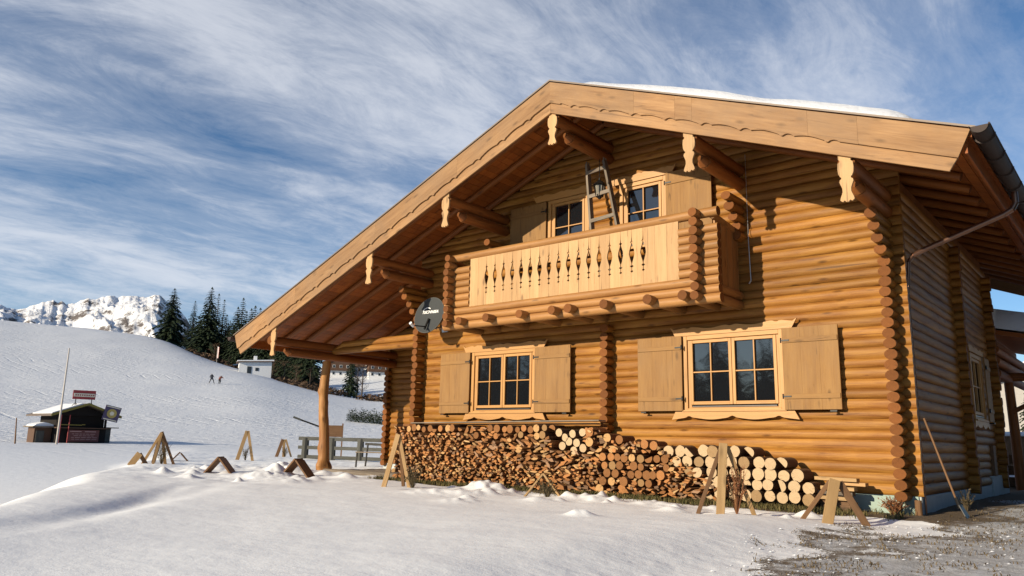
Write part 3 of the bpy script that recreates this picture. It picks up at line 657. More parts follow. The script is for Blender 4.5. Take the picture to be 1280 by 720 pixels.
# downpipe on the right
mb=MB(); xg=XR+.12; zg=roofz(xg)-.10
pts=[(xg,.55,zg),(xg,.55,zg-.16),(xg-.05,.53,zg-.26),(xg-.16,.50,zg-.33),(7.30,.24,3.99),(7.14,.17,3.90)]
for p,q in zip(pts[:-1],pts[1:]): mb.cyl(p,q,.042,n=12)
mb.cyl((7.14,.17,3.90),(7.085,.13,3.8),.03,n=10); mb.cyl((7.085,.13,3.8),(7.06,.12,3.4),.02,n=10); mb.cyl((7.055,.11,3.4),(7.055,.11,.10),.014,n=8); hp(mb.build('downpipe',['pipe'],smooth=50))
mb=MB(); mb.cyl((4.70,-.11,6.0),(4.70,-.11,4.45),.005,n=6); mb.cyl((4.70,-.11,4.45),(4.72,-.12,3.75),.007,n=6); mb.cyl((4.72,-.12,3.75),(4.69,-.13,3.70),.012,n=6); hp(mb.build('cable',['steel']))
# ---- windows
def window(x0,x1,z0,z1,y,sashes,hdr,sil,shut,rowsz=.5,upper=False,axis='x'):
    P=empty('w') ; bpy.data.objects.remove(P)
    mb=MB(); fy0,fy1=y-.115,y+.02; t=.065
    def fr(m,a0,a1,b0,b1,ya,yb,t): m.box(a0,a0+t,ya,yb,b0,b1); m.box(a1-t,a1,ya,yb,b0,b1); m.box(a0+t,a1-t,ya+.001,yb-.001,b1-t,b1); m.box(a0+t,a1-t,ya+.001,yb-.001,b0,b0+t*.6)
    fr(mb,x0-.06,x1+.06,z0-.02,z1+.03,fy0,fy0+.035,.075)                 # outer casing
    fr(mb,x0+.0,x1-.0,z0+.0,z1-.0,y-.082,y-.02,.075)             # frame
    W_=mb.build('window',['trim'],bevel=.004)
    g=MB(); g.box(x0+.08,x1-.08,y-.048,y-.038,z0+.06,z1-.06); hp(g.build('pane',['glass']),W_)
    a,b_=x0+.06,x1-.06; w=(b_-a)/sashes
    for i in range(sashes):
        s0=a+i*w+.004; s1=a+(i+1)*w-.004; sb=z0+.085; st=z1-.055; m2=MB(); fr(m2,s0,s1,sb,st,y-.098,y-.055,.052)
        m2.box(s0+.05,s1-.05,y-.0975,y-.056,sb+.03,sb+.055)
        xm=(s0+s1)/2; zm=sb+(st-sb)*rowsz; zms=[zm] if not upper else [sb+(st-sb)*.22,sb+(st-sb)*.54]
        m2.box(xm-.011,xm+.011,y-.09,y-.05,sb+.05,st-.05)
        for zq in zms: m2.box(s0+.05,s1-.05,y-.088,y-.052,zq-.011,zq+.011)
        hp(m2.build('sash',['trim'],bevel=.003),W_)
    m2=MB(); m2.box(x0+.09,x1-.09,y-.10,y-.05,z0+.045,z0+.066); hp(m2.build('drip_rail',['darkmetal']),W_)
    if hdr:
        hx0,hx1,hz0,hz1=hdr; m2=MB(); n=60; top=[]
        for i in range(n+1):
            s=i/n; x=hx0+(hx1-hx0)*s; ph=abs(s-.5)*2
            dz=.022*math.cos(ph*9)-.03*math.exp(-((ph-.0)/.05)**2)-.03*math.exp(-((ph-.72)/.04)**2)
            top.append((x,y-.13,hz1-.03+dz*.9))
        top[0]=(hx0-.03,y-.13,hz1); top[-1]=(hx1+.03,y-.13,hz1)
        m2.poly([(hx0+.06,y-.13,hz0),(hx1-.06,y-.13,hz0)]+top[::-1],(0,.03,0),grain=(1,0,0)); hp(m2.build('head_board',['trim']),W_)
    if sil:
        hx0,hx1,hz0,hz1=sil; m2=MB(); low=[]
        for i in range(61):
            s=i/60; x=hx0+(hx1-hx0)*s; ph=abs(s-.5)*2
            dz=.018*math.cos(ph*9)+.035*math.exp(-((ph)/.05)**2)+.032*math.exp(-((ph-.72)/.04)**2)
            low.append((x,y-.13,hz0+.02+dz*.9))
        low[0]=(hx0-.02,y-.13,hz0); low[-1]=(hx1+.02,y-.13,hz0)
        m2.poly([(hx0+.05,y-.13,hz1),(hx1-.05,y-.13,hz1)]+low[::-1],(0,.035,0),grain=(1,0,0)); m2.box(x0-.08,x1+.08,y-.15,y-.05,hz1+.002,hz1+.03); hp(m2.build('apron_board',['trim']),W_)
    for (sx0,sx1,sz0,sz1,side) in shut:
        m2=MB(); n=3; w=(sx1-sx0)/n
        for i in range(n): m2.box(sx0+i*w+.0002,sx0+(i+1)*w-.0002,y-.168,y-.138,sz0,sz1,rnd=.4+.25*rg.random())
        for zq in (sz0+.17,sz1-.24):
            m2.box(sx0+.01,sx1-.01,y-.184,y-.168,zq,zq+.075,rnd=.5)
        S=hp(m2.build('shutter',['shutter'],bevel=.0015),W_)
        hx=sx1 if side<0 else sx0
        for zq in (sz0+.17,sz1-.24):
            m2=MB(); m2.cyl((hx+side*-.012,y-.186,zq),(hx+side*-.012,y-.186,zq+.08),.012,n=8); m2.box(min(hx-side*.012,hx+side*.12),max(hx-side*.012,hx+side*.12),y-.192,y-.1845,zq+.025,zq+.05); hp(m2.build('hinge',['iron']),W_)
        xh=(sx0+.12 if side<0 else sx1-.12); m2=MB(); m2.box(xh-.012,xh+.012,y-.185,y-.05,sz0-.034,sz0-.012); m2.box(xh-.05,xh+.05,y-.19,y-.182,sz0-.035,sz0-.01); hp(m2.build('shutter_hook',['iron']),W_)
    return W_
Y=0
w=window(*WIN['gl'],Y,2,(-1.85,.42,2.90,3.06),(-1.80,.40,1.45,1.585),[(-2.52,-1.63,1.60,2.90,-1),(.155,1.04,1.60,2.90,1)]); hp(w)
w=window(*WIN['gr'],Y,2,(3.23,5.42,2.90,3.06),(3.22,5.40,1.45,1.585),[(2.55,3.43,1.60,2.90,-1),(5.21,6.08,1.60,2.90,1)]); hp(w)
w=window(*WIN['ul'],Y,1,(.05,1.62,5.96,6.13),None,[(-.56,.40,4.60,5.93,-1)],upper=True); hp(w)
w=window(*WIN['ur'],Y,1,(1.95,3.35,5.96,6.13),None,[(3.18,4.08,4.60,5.97,1)],upper=True); hp(w)
# side window: same builder turned a quarter
w=window(-.52,.52,1.62,2.83,0,1,(-.75,.75,2.88,3.02),(-.75,.75,1.45,1.585),[(.60,1.10,1.60,2.86,1)])
w.rotation_euler=(0,0,PI/2); w.location=(7.0,4.82,0); hp(w)
# ---- balcony
BX0,BX1,BY=-1.53,4.60,-1.115
bal=MB()
# three courses of half logs below the panel
for i,(z,r) in enumerate(((3.335,.082),(3.485,.075),(3.635,.077))):
    bal.cyl((BX0-(.02 if i==0 else 0),BY+.07,z),(BX1+(.02 if i==0 else 0),BY+.07,z),r,n=16,seg=8,wob=.012,capmat=1)
bal.box(BX0+.1,BX1-.1,BY+.1,-.06,3.50,3.545,rnd=.3)
for yy in (-.85,-.6,-.35): bal.box(BX0+.15,BX1-.15,yy-.012,yy+.012,3.46,3.499)
BAL=hp(bal.build('balcony',['rail','colend'],smooth=45))
mb=MB(); mb.cyl((BX0+.12,BY+.07,4.765),(BX1+.0,BY+.07,4.765),.082,n=16,seg=8,wob=.012,capmat=1); hp(mb.build('handrail',['rail','colend'],smooth=45),BAL)
for s0,s1,cx in ((BX0,-.84,-1.33),(3.90,BX1,4.26)):
    mb=MB()
    for i in range(7):
        z=3.775+i*.142-(0 if i<6 else .003)
        if i<6: mb.cyl((s0+.0,BY+.07,z+.01),(s1,BY+.07,z+.01),.074,n=14,seg=2,wob=.02,capmat=1)
        elif s0<0: pass
    hp(mb.build('corner_logs',['rail','colend'],smooth=45),BAL)
    mb=MB()
    for i in range(10):
        z=3.335+i*.1535; e=rg.uniform(-.02,.02)
        mb.cyl((cx,BY-.17+e,z+.03),(cx,BY+.07,z+.03),.072,n=14,seg=1,wob=.03,capmat=1,sx=1.05)
    hp(mb.build('cross_log_ends',['rail','colend'],smooth=45),BAL)
# side railings
for x,sg in ((BX0+.10,-1),(BX1-.12,1)):
    mb=MB(); mb.cyl((x,BY+.1,4.72),(x,-.05,4.62),.06,n=12); mb.cyl((x,BY+.1,3.36),(x,-.05,3.36),.08,n=12); mb.cyl((x,BY+.1,3.52),(x,-.05,3.52),.08,n=12)
    for k in range(4): mb.box(x-.014,x+.014,BY+.16+k*.225,BY+.16+k*.225+.205,3.56,4.66)
    hp(mb.build('side_railing',['rail'],smooth=45),BAL)
# baluster boards: notched on both edges so that each gap forms a spindle shaped slot
slot=[(z,w*1.35) for z,w in [(3.92,.0),(3.935,.004),(3.95,.022),(3.968,.004),(4.02,.004),(4.040,.028),(4.062,.004),(4.10,.006),(4.18,.026),(4.26,.040),(4.33,.034),(4.40,.016),(4.44,.008),(4.455,.008),(4.475,.022),(4.495,.006),(4.56,.002)]]
N_=21; bw=(3.90+.84)/N_
for k in range(N_):
    x0=-.84+k*bw+.0015; x1=x0+bw-.003; z0,z1=3.70,4.70; left=2<=k<=18; right=1<=k<=17; mb=MB()
    rp=[(x1,BY+.03,z0)]+([(x1-w,BY+.03,z) for z,w in slot] if right else [])+[(x1,BY+.03,z1)]
    lp=[(x0,BY+.03,z1)]+([(x0+w,BY+.03,z) for z,w in reversed(slot)] if left else [])+[(x0,BY+.03,z0)]
    mb.poly(rp+lp,(0,.028,0),grain=(0,0,1)); hp(mb.build('baluster_board',['pale']),BAL)
for x in (-.17,.66,1.43,1.79,2.56,3.41,4.06,-.93):
    mb=MB(); mb.cyl((x,BY-.20+rg.uniform(-.02,.02),3.385),(x,.02,3.385),.082,n=16,seg=2,wob=.03,capmat=1); hp(mb.build('joist',['rail','colend'],smooth=45),BAL)
# ---- porch: beam, corner post, deck
mb=MB(); 
def cutlog(z,x0,x1,r):
    mb.cyl((x0,0,z),(x1,0,z),r,n=14,seg=5,wob=.015,capmat=1)
cutlog(3.225,-6.62,-3.3,.085); cutlog(3.385,-6.25,-3.3,.085); mb.cyl((-6.62,0,3.24),(-6.2,0,3.39),.07,.08,n=12,capmat=1)
hp(mb.build('porch_beam',['log','colend'],smooth=45))
mb=MB(); pr=random.Random(5); n=18; segs=46; vs=[];zb,zt=.10,2.99
for i in range(segs+1):
    t=i/segs; z=zb+(zt-zb)*t; r=.140-.030*t; cx=-6.84+.05*math.sin(t*5+1)-.07*t+.0; cy=.02*math.sin(t*7)
    for k in range(n):
        a=2*PI*k/n; kn=0
        for (kz,ka,ks,kw) in ((.33,-1.3,.10,.10),(.28,.5,.09,.12),(1.55,-.6,.06,.09),(1.05,2.2,.05,.1),(2.2,-1.8,.05,.08),(1.9,.2,.035,.07),(.75,-2.,.04,.12)):
            da=(a-ka+PI)%(2*PI)-PI; kn+=ks*math.exp(-((z-kz)/kw)**2-(da/.6)**2)
        fl=.05*math.exp(-(z-zb)/.15); rr=r+kn+fl+.012*float(fbm(np.array([a*2.]),np.array([z*3.]),4,3))*2
        vs.append((cx+math.cos(a)*rr,cy+math.sin(a)*rr,z))
fs=[];uvs=[]
for i in range(segs):
    for k in range(n):
        k2=(k+1)%n; fs.append((i*n+k,i*n+k2,(i+1)*n+k2,(i+1)*n+k)); uvs.append([(i*.063,k*.055),(i*.063,(k+1)*.055),((i+1)*.063,(k+1)*.055),((i+1)*.063,k*.055)])
mb.add(vs,fs,uvs,0,.5); hp(mb.build('porch_post',['post'],smooth=60))
mb=MB()
for i in range(9): mb.box(-6.9+rg.uniform(0,.05),-3.45,.25+i*.21,.25+i*.21+.19,.16,.215+rg.uniform(-.004,.004))
mb.cyl((-6.95,.12,.19),(-3.4,.12,.17),.06,n=10,wob=.05,seg=5); mb.cyl((-6.4,-.25,.22),(-3.2,-.30,.16),.045,n=8,wob=.06,seg=5)
hp(mb.build('porch_deck',['grey']))
# rear right porch with its own low snowy roof
mb=MB(); mb.poly([(4.5,7.6,4.30),(8.55,7.6,3.36),(8.55,7.6,3.26),(4.5,7.6,4.20)],(0,4.6,0),grain=(0,1,0)); RP=hp(mb.build('rear_porch_roof',['soffit']))
mb=MB(); mb.cyl((7.07,7.45,2.72),(7.07,12,2.72),.10,n=12); mb.cyl((5.0,9.2,2.76),(9.3,9.2,2.76),.10,n=12); mb.cyl((7.07,7.45,3.0),(7.07,12,3.0),.10,n=12); mb.cyl((7.07,7.45,3.25),(7.07,12,3.25),.10,n=12); mb.box(6.9,6.95,7.5,12,2.8,3.6); hp(mb.build('rear_porch_beam',['rafter'],smooth=45))
mb=MB(); mb.cyl((7.10,9.3,.05),(7.05,9.3,2.66),.12,.10,n=12,seg=4,wob=.03); mb.bar((7.07,9.25,1.95),(8.2,9.25,2.55),.1,.1); hp(mb.build('rear_porch_post',['rafter'],smooth=45))
# snow on the roofs
def snowslab(name,x0,x1,y0,y1,th,zf,label):
    nx,ny=60,50; xs=np.linspace(x0,x1,nx); ys=np.linspace(y0,y1,ny); X,Yy=np.meshgrid(xs,ys)
    e=np.minimum(np.minimum((X-x0),(x1-X)*.8)/.35,np.minimum(Yy-y0,y1-Yy)/.10); e=np.clip(e,0,1); e=np.sqrt(1-(1-e)**2)
    Zt=zf(X)+.05+e*(th*(1+.35*fbm(X*.7,Yy*.7,8,3)*2)); 
    v=[(float(a),float(b),float(c)) for a,b,c in zip(X.ravel(),Yy.ravel(),Zt.ravel())]
    f=[(j*nx+i,j*nx+i+1,(j+1)*nx+i+1,(j+1)*nx+i) for j in range(ny-1) for i in range(nx-1)]
    b0=len(v); v+=[(x0,y0,float(zf(np.array([x0]))[0])+.03),(x1,y0,float(zf(np.array([x1]))[0])+.03)]
    mb=MB(); mb.add(v,f,None,0,.5); o=mb.build(name,['snow'],smooth=80,recalc=False); tag(o,label,'snow',kind='stuff'); return o
rzf=lambda X: ZA-SL*np.abs(X-XA)
snowslab('roof_snow',2.35,7.75,YF+.06,YB-.2,.20,rzf,'layer of white snow lying on the right slope of the chalet roof')
snowslab('roof_snow',-7.2,1.2,YF+1.9,YB-.2,.16,rzf,'layer of white snow lying on the left slope of the chalet roof')
snowslab('roof_snow',4.6,8.5,7.66,12.1,.42,lambda X:4.30-(X-4.5)*.232,'rounded snow cap on the low rear porch roof at the right edge')
# ------------------------------------------------------------------ firewood
fr=random.Random(21)
def round_log(r,ln,seed,bark,end,split=0):
    rr=random.Random(seed); mb=MB(); n=18; ph=[1+rr.uniform(-.04,.04) for _ in range(n)]
    e=rr.uniform(.9,1.05); ring=[]
    for k in range(n):
        a=2*PI*k/n; x=math.cos(a)*r*ph[k]; z=math.sin(a)*r*e*ph[k]
        if split==1: z=max(z,-.05*r)          # half log
        if split==2 and x+z<0: d=-(x+z)/2; x+=d; z+=d
        ring.append((x,z))
    vs=[(x,-ln/2,z) for x,z in ring]+[(x*1.02,ln/2,z*1.02) for x,z in ring]; fs=[];uvs=[];mt=[]
    for k in range(n):
        k2=(k+1)%n; fs.append((k,n+k,n+k2,k2)); mt.append(0); uvs.append([(0,k*.03),(ln,k*.03),(ln,k*.03+.03),(0,k*.03+.03)])
    fs.append(tuple(range(n))); mt.append(1); uvs.append([(x,z) for x,z in ring]); fs.append(tuple(n+k for k in reversed(range(n)))); mt.append(1); uvs.append([(x,z) for x,z in reversed(ring)])
    mb.add(vs,fs,uvs,mt,rr.random()); o=mb.build('firewood_log',[bark,end],smooth=50); return o
def place(o,x,y,z,ry=0,rx=0,rz=0,s=1): o.location=(x,y,z); o.rotation_euler=(rx,ry,rz); o.scale=(s,1,s) if not isinstance(s,tuple) else s
def pool(fn,n):
    L_=[fn(i) for i in range(n)]
    used=[False]*n
    def get():
        i=fr.randrange(n)
        if not used[i]: used[i]=True; return L_[i]
        c=L_[i].copy(); COL.objects.link(c); return c
    def purge():
        for i in range(n):
            if not used[i]: bpy.data.objects.remove(L_[i])
    return get,purge
pale,pg1=pool(lambda i:round_log(.092,.40,100+i,'palebark','paleend'),7)
palehalf,pg2=pool(lambda i:round_log(.092,.40,140+i,'palebark','paleend',1+i%2),4)
brown,pg3=pool(lambda i:round_log(.075,.40,200+i,'brownbark','brownend'),7)
brownhalf,pg4=pool(lambda i:round_log(.075,.40,240+i,'brownbark','brownend',1+i%2),4)
gb=.17
def topz(x):   # top of the stack
    return float(np.interp(x,[-3.25,1.0,1.95,2.05,3.2,3.45,4.1,4.9,5.3,5.75],[1.32,1.30,1.30,1.18,1.02,1.06,1.12,.98,.80,.52]))
aged,pg5=pool(lambda i:round_log(.092,.40,170+i,'palebark','agedend'),3)
G1='pale freshly cut logs in the right part of the firewood stack'
# pale rounds (right end), honeycomb rows
r=.092; row=0; z=gb+r+.02
while z<1.15:
    x=3.55+(.7-z)*.0+(r if row%2 else 0)
    x0=float(np.interp(z,[.2,.45,.6,.75,1.1],[4.15,4.0,3.75,3.45,3.35])); x=x0+(r if row%2 else 0)
    while x<5.8:
        if z+r*.6<topz(x)+.03:
            dk=fr.random()
            if dk<.13: o=aged(); sc=fr.uniform(.9,1.05); cat='log'; lb='darker aged round log among the pale ones at the right end of the stack'; gg='aged logs among the pale logs of the firewood stack'
            elif dk<.22: o=palehalf(); sc=1; lb='pale halved log with flat face wedged between round ones at the right'; gg='pale halved logs in the firewood stack'
            else: o=pale(); sc=fr.uniform(.9,1.06); lb='pale round log with fresh cut end at the right end of the stack'; gg=G1
            place(o,x+fr.uniform(-.014,.014),-.42+fr.uniform(-.05,.05),z+fr.uniform(-.014,.014),fr.uniform(0,6.28) if 'halved' not in lb else fr.choice((0,3.14,.5)),0,fr.uniform(-.04,.04),sc); tag(o,lb,'log',gg)
        x+=2*r+.012
    z+=r*1.76; row+=1
# pale cluster under the right end of the cover plank
for (x,z) in ((1.02,1.22),(1.16,1.13),(1.33,1.20),(1.25,1.06),(1.42,1.04),(1.55,1.23),(1.56,.95),(1.36,.90),(1.10,.98)):
    o=pale(); place(o,x+.12,-.45,z-.02,fr.uniform(0,6),0,0,.80); tag(o,'small pale log in the bright cluster beneath the right end of the grey cover plank','log','pale logs below the end of the cover plank')
for (x,z) in ((1.83,1.21),(1.83,1.04)):
    o=brown(); place(o,x,-.47,z,0,0,0,1.1); tag(o,'greyish round log beside the bright cluster at the plank end','log','greyish logs at the plank end')
# brown rounds
occ=[]
def br(x,z,s,lb,gg):
    for (a,b_,c) in occ:
        if (x-a)**2+(z-b_)**2<((s+c)*.072)**2: return False
    o=brownhalf() if fr.random()<.14 else brown(); place(o,x,-.42+fr.uniform(-.05,.04),z,fr.uniform(0,6.28),0,fr.uniform(-.06,.06),s*.97); tag(o,lb,'log',gg); occ.append((x,z,s)); return True
for row in range(5):
    z=gb+.07+row*.135; x=2.0+(.07 if row%2 else 0)+row*.02
    while x<3.25+(.1 if row>1 else -.1):
        if row in (0,) and x>2.5: x+=.15; continue
        if fr.random()<.93: br(x,z+fr.uniform(-.01,.01),fr.uniform(.85,1.15),'orange brown round log in the lower middle of the stack right of the log column','brown round logs in the middle of the firewood stack')
        x+=.152
for z,pp in ((1.265,.93),(1.14,.6)):
    x=-3.0+(z<1.2)*.07
    while x<.95:
        if fr.random()<pp: br(x,z+fr.uniform(-.03,.025),fr.uniform(.8,1.12),'orange brown round log in the top layer under the grey cover plank','brown round logs under the cover plank')
        x+=fr.uniform(.135,.19)
for x,z in ((2.15,1.12),(2.28,1.16),(2.42,1.09),(2.95,1.02),(3.1,1.0)): br(x,z,1.05,'round log lying on the very top of the middle part of the stack','logs on top of the middle of the stack')
for g in (pg1,pg2,pg3,pg4,pg5): g()
# split pieces: packed wedges of different section
def splitmesh(seed,w,h,ln):
    rr=random.Random(seed); mb=MB(); k=rr.choice((3,4,4,5)); a0=rr.uniform(0,6); pts=[]
    for i in range(k): a=a0+2*PI*i/k+rr.uniform(-.25,.25); pts.append((math.cos(a)*w/2*rr.uniform(.85,1.1),math.sin(a)*h/2*rr.uniform(.85,1.1)))
    return pts
def addsplit(mb,pts,x,y,z,rot,ln,yaw=0,rnd=None):
    c,s_=math.cos(rot),math.sin(rot); n=len(pts); P=[(a*c-b_*s_,a*s_+b_*c) for a,b_ in pts]; cy,sy=math.cos(yaw),math.sin(yaw)
    vs=[]
    for yy,jj in ((-ln/2,1),(ln/2,1.05)):
        for a,b_ in P: vs.append((x+(a*jj)*cy-yy*sy,y+(a*jj)*sy+yy*cy,z+b_*jj))
    fs=[tuple(range(n)),tuple(n+k for k in reversed(range(n)))]; mt=[1,1]; uvs=[[(a,b_) for a,b_ in P],[(a,b_) for a,b_ in reversed(P)]]; 
    for k in range(n):
        k2=(k+1)%n; fs.append((k,n+k,n+k2,k2)); mt.append(0); uvs.append([(0,k*.05),(ln,k*.05),(ln,k*.05+.05),(0,k*.05+.05)])
    mb.add(vs,fs,uvs,mt,rnd)
cand=[]
z=gb
def in_round(x,z,m=.055):
    for (a,b_,c) in occ:
        if (x-a)**2+(z-b_)**2<(c*.075+m*.5)**2: return True
    return False
while z<1.33:
    h0=fr.uniform(.034,.058); x=-3.45+fr.uniform(0,.05)
    while x<4.3:
        zoneflat=float(vnoise(x*1.1+5,z*2.2,44)); w=fr.uniform(.06,.13) if zoneflat<.5 else fr.uniform(.10,.22); h=h0*fr.uniform(.8,1.35)
        zc=z+h0/2+fr.uniform(-.008,.008); xc=x+w/2
        ok=zc<topz(xc)-.02 and not in_round(xc,zc)
        if xc>3.3 and zc>np.interp(xc,[3.3,4.2],[1.0,.42]): ok=False
        if 1.0<xc<1.75 and zc>.85: ok=False
        if fr.random()<.07: ok=False
        if ok: cand.append((xc,zc,w*1.06,h*1.1))
        x+=w+fr.uniform(-.004,.008)
    z+=h0*.93
fr.shuffle(cand); cand.sort(key=lambda c:-c[2]*c[3]*(.6+.8*fr.random()))
solo=cand[:215]; rest=cand[215:]
vari=[]
for i in range(10):
    mb=MB(); pts=splitmesh(500+i,1,1,.4); addsplit(mb,pts,0,0,0,0,.38,rnd=(i+.5)/10); vari.append(mb)
vm=[None]*10
for i,(x,z,w,h) in enumerate(solo):
    k=i%10
    if vm[k] is None: o=vm[k]=vari[k].build('split_firewood',['split','brownend'])
    else: o=vm[k].copy(); COL.objects.link(o)
    o.location=(x,-.42+fr.uniform(-.09,.07),z); o.scale=(w*fr.uniform(.85,1.15),1,h*fr.uniform(.8,1.25)); o.rotation_euler=(0,fr.gauss(0,.34),fr.uniform(-.12,.12))
    if x<-1.2: lb='small split stick of orange brown firewood in the left third of the stack'; gg='split firewood in the left third of the stack'
    elif x<1.95: lb='small split stick of orange brown firewood below the left window'; gg='split firewood below the left window'
    else: lb='small split orange stick between the log column and the pale logs'; gg='split firewood right of the log column'
    tag(o,lb,'firewood',gg)
mb=MB()
for (x,z,w,h) in rest:
    addsplit(mb,splitmesh(int(x*999+z*7777)&65535,w,h,.38),x,-.42+fr.uniform(-.09,.07),z,fr.gauss(0,.34),.38,fr.uniform(-.12,.12))
o=mb.build('split_firewood_filling',['split','brownend']); tag(o,'mass of small split sticks filling the firewood stack along the wall','firewood',kind='stuff')
# cover planks over the stack
mb=MB(); mb.bar((-2.93,-.50,1.375),(1.98,-.47,1.425),.24,.022,rnd=.7); tag(mb.build('cover_plank',['grey'],bevel=.003),'long thin grey plank lying on the firewood under the left window','plank')
mb=MB(); mb.bar((-2.75,-.30,1.345),(1.80,-.26,1.375),.20,.02,rnd=.2); tag(mb.build('cover_plank',['grey'],bevel=.003),'second grey plank just behind and below the long cover plank on the firewood','plank')
# short boards lying at the right end of the stack
for i,(x0,x1,z,y,m) in enumerate(((5.72,6.32,.585,-.42,'lath'),(5.95,6.42,.525,-.36,'pale'),(5.8,6.28,.455,-.42,'lath'),(5.72,6.24,.385,-.38,'grey'),(5.75,6.22,.315,-.42,'lath'),(5.66,6.26,.245,-.36,'darklath'))):
    mb=MB(); mb.bar((x0,y,z),(x1,y-.02,z-.01),.14,.05); lb=['topmost pale offcut plank of the small pile at the right end of the firewood','shorter pale offcut just under the topmost plank, reaching furthest right','third plank down in the offcut pile at the right end of the firewood','grey weathered plank in the middle of the offcut pile','orange plank second from the bottom of the offcut pile','dark brown plank at the bottom of the offcut pile'][i]
    tag(mb.build('offcut_plank',[m],bevel=.003),lb,'plank','offcut planks at the right end of the firewood')
mb=MB(); mb.box(5.78,6.20,-.47,-.33,.06,.215); tag(mb.build('timber_block',['darklath']),'dark timber block lying below the offcut planks','timber')

# ------------------------------------------------------------------ small wooden frames protecting the shrubs
def board(mb,p,q,w,t,upv,mat=0): mb.bar(p,q,w,t,upv,mat)
def frame_thing(x,y,rz,label,parts,cat='wooden frame',base='plant_cover_frame',mat='lath'):
    z=h1(x,y); e=empty(base,(x,y,z),rz); tag(e,label,cat,'wooden frames standing over young shrubs')
    for (nm,p,q,w,t,u,m) in parts:
        mb=MB(); mb.bar(p,q,w,t,u); o=mb.build(nm,[m or mat],bevel=.003); o.parent=e
    return e
F=(0,-1,0)
a40=R(30)
frame_thing(-.56,-3.11,a40,'narrow upright A frame of two pale boards at the left end of the firewood',[('leg',(-.20,-.02,-.05),(.02,0,.90),.085,.03,F,'lath'),('leg',(.26,.04,-.05),(.03,.03,.88),.06,.03,F,'lath'),('leg',(.05,.34,0),(.03,.06,.86),.06,.03,F,'darklath')])
frame_thing(5.36,-2.78,a40,'tall three legged frame with one wide pale front board before the pale logs',[('board',(-.08,-.14,-.06),(.0,-.01,.88),.105,.03,F,'lath'),('leg',(-.34,.10,-.03),(-.03,.04,.82),.05,.035,F,'darklath'),('leg',(.38,.12,-.05),(.05,.04,.84),.055,.035,F,'lath')])
frame_thing(6.55,-2.2,a40,'low trestle frame with a wide pale board leaning on it near the right corner',[('board',(-.17,-.22,-.05),(.0,-.02,.52),.13,.028,F,'lath'),('leg',(-.42,.12,-.03),(-.05,.02,.50),.05,.035,F,'darklath'),('leg',(.36,.0,-.05),(.06,.02,.49),.085,.035,F,'darklath')])
frame_thing(1.80,-1.96,a40,'small pointed roof of two thin laths before the middle of the firewood',[('lath',(-.34,0,-.04),(.0,0,.38),.03,.14,F,'lath'),('lath',(.34,0,-.06),(.0,0,.38),.03,.14,F,'lath')])
def tent(x,y,rz,lab,w,h,d,m): return frame_thing(x,y,rz,lab,[('board',(-w/2,0,-.05),(0,0,h),.035,d,F,m),('board',(w/2,0,-.05),(0.02,0,h-.03),.035,d,F,m)])
tent(-6.45,-3.02,R(38),'low dark brown tent of two boards half sunk in the snow',.66,.34,.34,'darklath')
tent(-4.56,-2.30,R(20),'low flat tent of two brown boards beside the foot of the porch post',.74,.36,.30,'darklath')
frame_thing(-11.28,-2.07,R(60),'leftmost large frame of five leaning slats standing in the snow',[('slat',(-.42,0,-.05),(0,0,.84),.07,.035,F,'lath'),('slat',(.40,0,-.05),(0,.02,.86),.07,.035,F,'darklath'),('slat',(-.12,-.3,-.05),(0,0,.8),.06,.035,F,'lath'),('slat',(.16,.2,-.03),(.02,.03,.78),.08,.035,F,'lath'),('slat',(-.16,.25,-.03),(-.02,.03,.72),.10,.035,F,'darklath')])
frame_thing(-11.1,-2.75,R(60),'short slanted board stub just left of the largest slat frame',[('board',(-.15,0,-.05),(.06,0,.28),.16,.035,F,'lath'),('board',(.26,.1,-.05),(.05,.02,.27),.10,.035,F,'darklath')])
tent(-13.2,-.50,R(60),'small slanted board tent just right of the largest slat frame',.55,.26,.26,'darklath')
frame_thing(-14.2,2.3,R(58),'tall slender A frame of two pale boards in the open snow',[('leg',(-.27,0,-.1),(0,0,.98),.12,.035,F,'lath'),('leg',(.27,0,-.1),(.03,0,.98),.09,.035,F,'lath')])
frame_thing(-16.3,5.2,R(58),'small three board frame midway between the slender A frame and the porch post',[('leg',(-.27,0,-.1),(-.05,0,.66),.12,.035,F,'darklath'),('leg',(.02,0,-.1),(0,0,.66),.10,.035,F,'lath'),('leg',(.34,.05,-.1),(.06,.0,.66),.07,.035,F,'lath')])
# shrubs below the frames
def shrub(x,y,r,h,n,mat,label,seed,leaves=0):
    rr=random.Random(seed); z=h1(x,y); mb=MB()
    for i in range(n):
        a=rr.uniform(0,2*PI); b=rr.uniform(.2,1); p=Vector((0,0,-.03)); q=Vector((math.cos(a)*r*b,math.sin(a)*r*b,h*rr.uniform(.4,1)))
        mid=(p+q)/2+Vector((rr.uniform(-1,1)*r*.2,rr.uniform(-1,1)*r*.2,h*.1)); w=.0035
        for s,e_ in ((p,mid),(mid,q)): mb.cyl(s,e_,w,w*.6,n=3,rnd=rr.random(),cap0=False,cap1=False)
        for j in range(leaves):
            c=mid+(q-mid)*rr.random(); l=Vector([rr.uniform(-.02,.02) for _ in range(3)]); k=Vector([rr.uniform(-.02,.02) for _ in range(3)]); mb.tri(c-l,c+k,c+l,mat=0,rnd=rr.random())
    o=mb.build('shrub',[mat],recalc=False); o.location=(x,y,z); tag(o,label,'shrub'); return o
shrub(1.86,-1.92,.20,.28,90,'twig','dry olive twig shrub crouching beneath the pointed lath roof',1,6)
shrub(5.48,-2.70,.17,.62,70,'leaf','shrub with reddish dead leaves inside the three legged frame',2,7)
shrub(-.28,-2.95,.18,.42,60,'twig','bare dark shrub behind the upright A frame left of the firewood',3,4)
shrub(-11.25,-2.0,.25,.6,60,'twig','thin bare shrub inside the leftmost large slat frame',4,4)
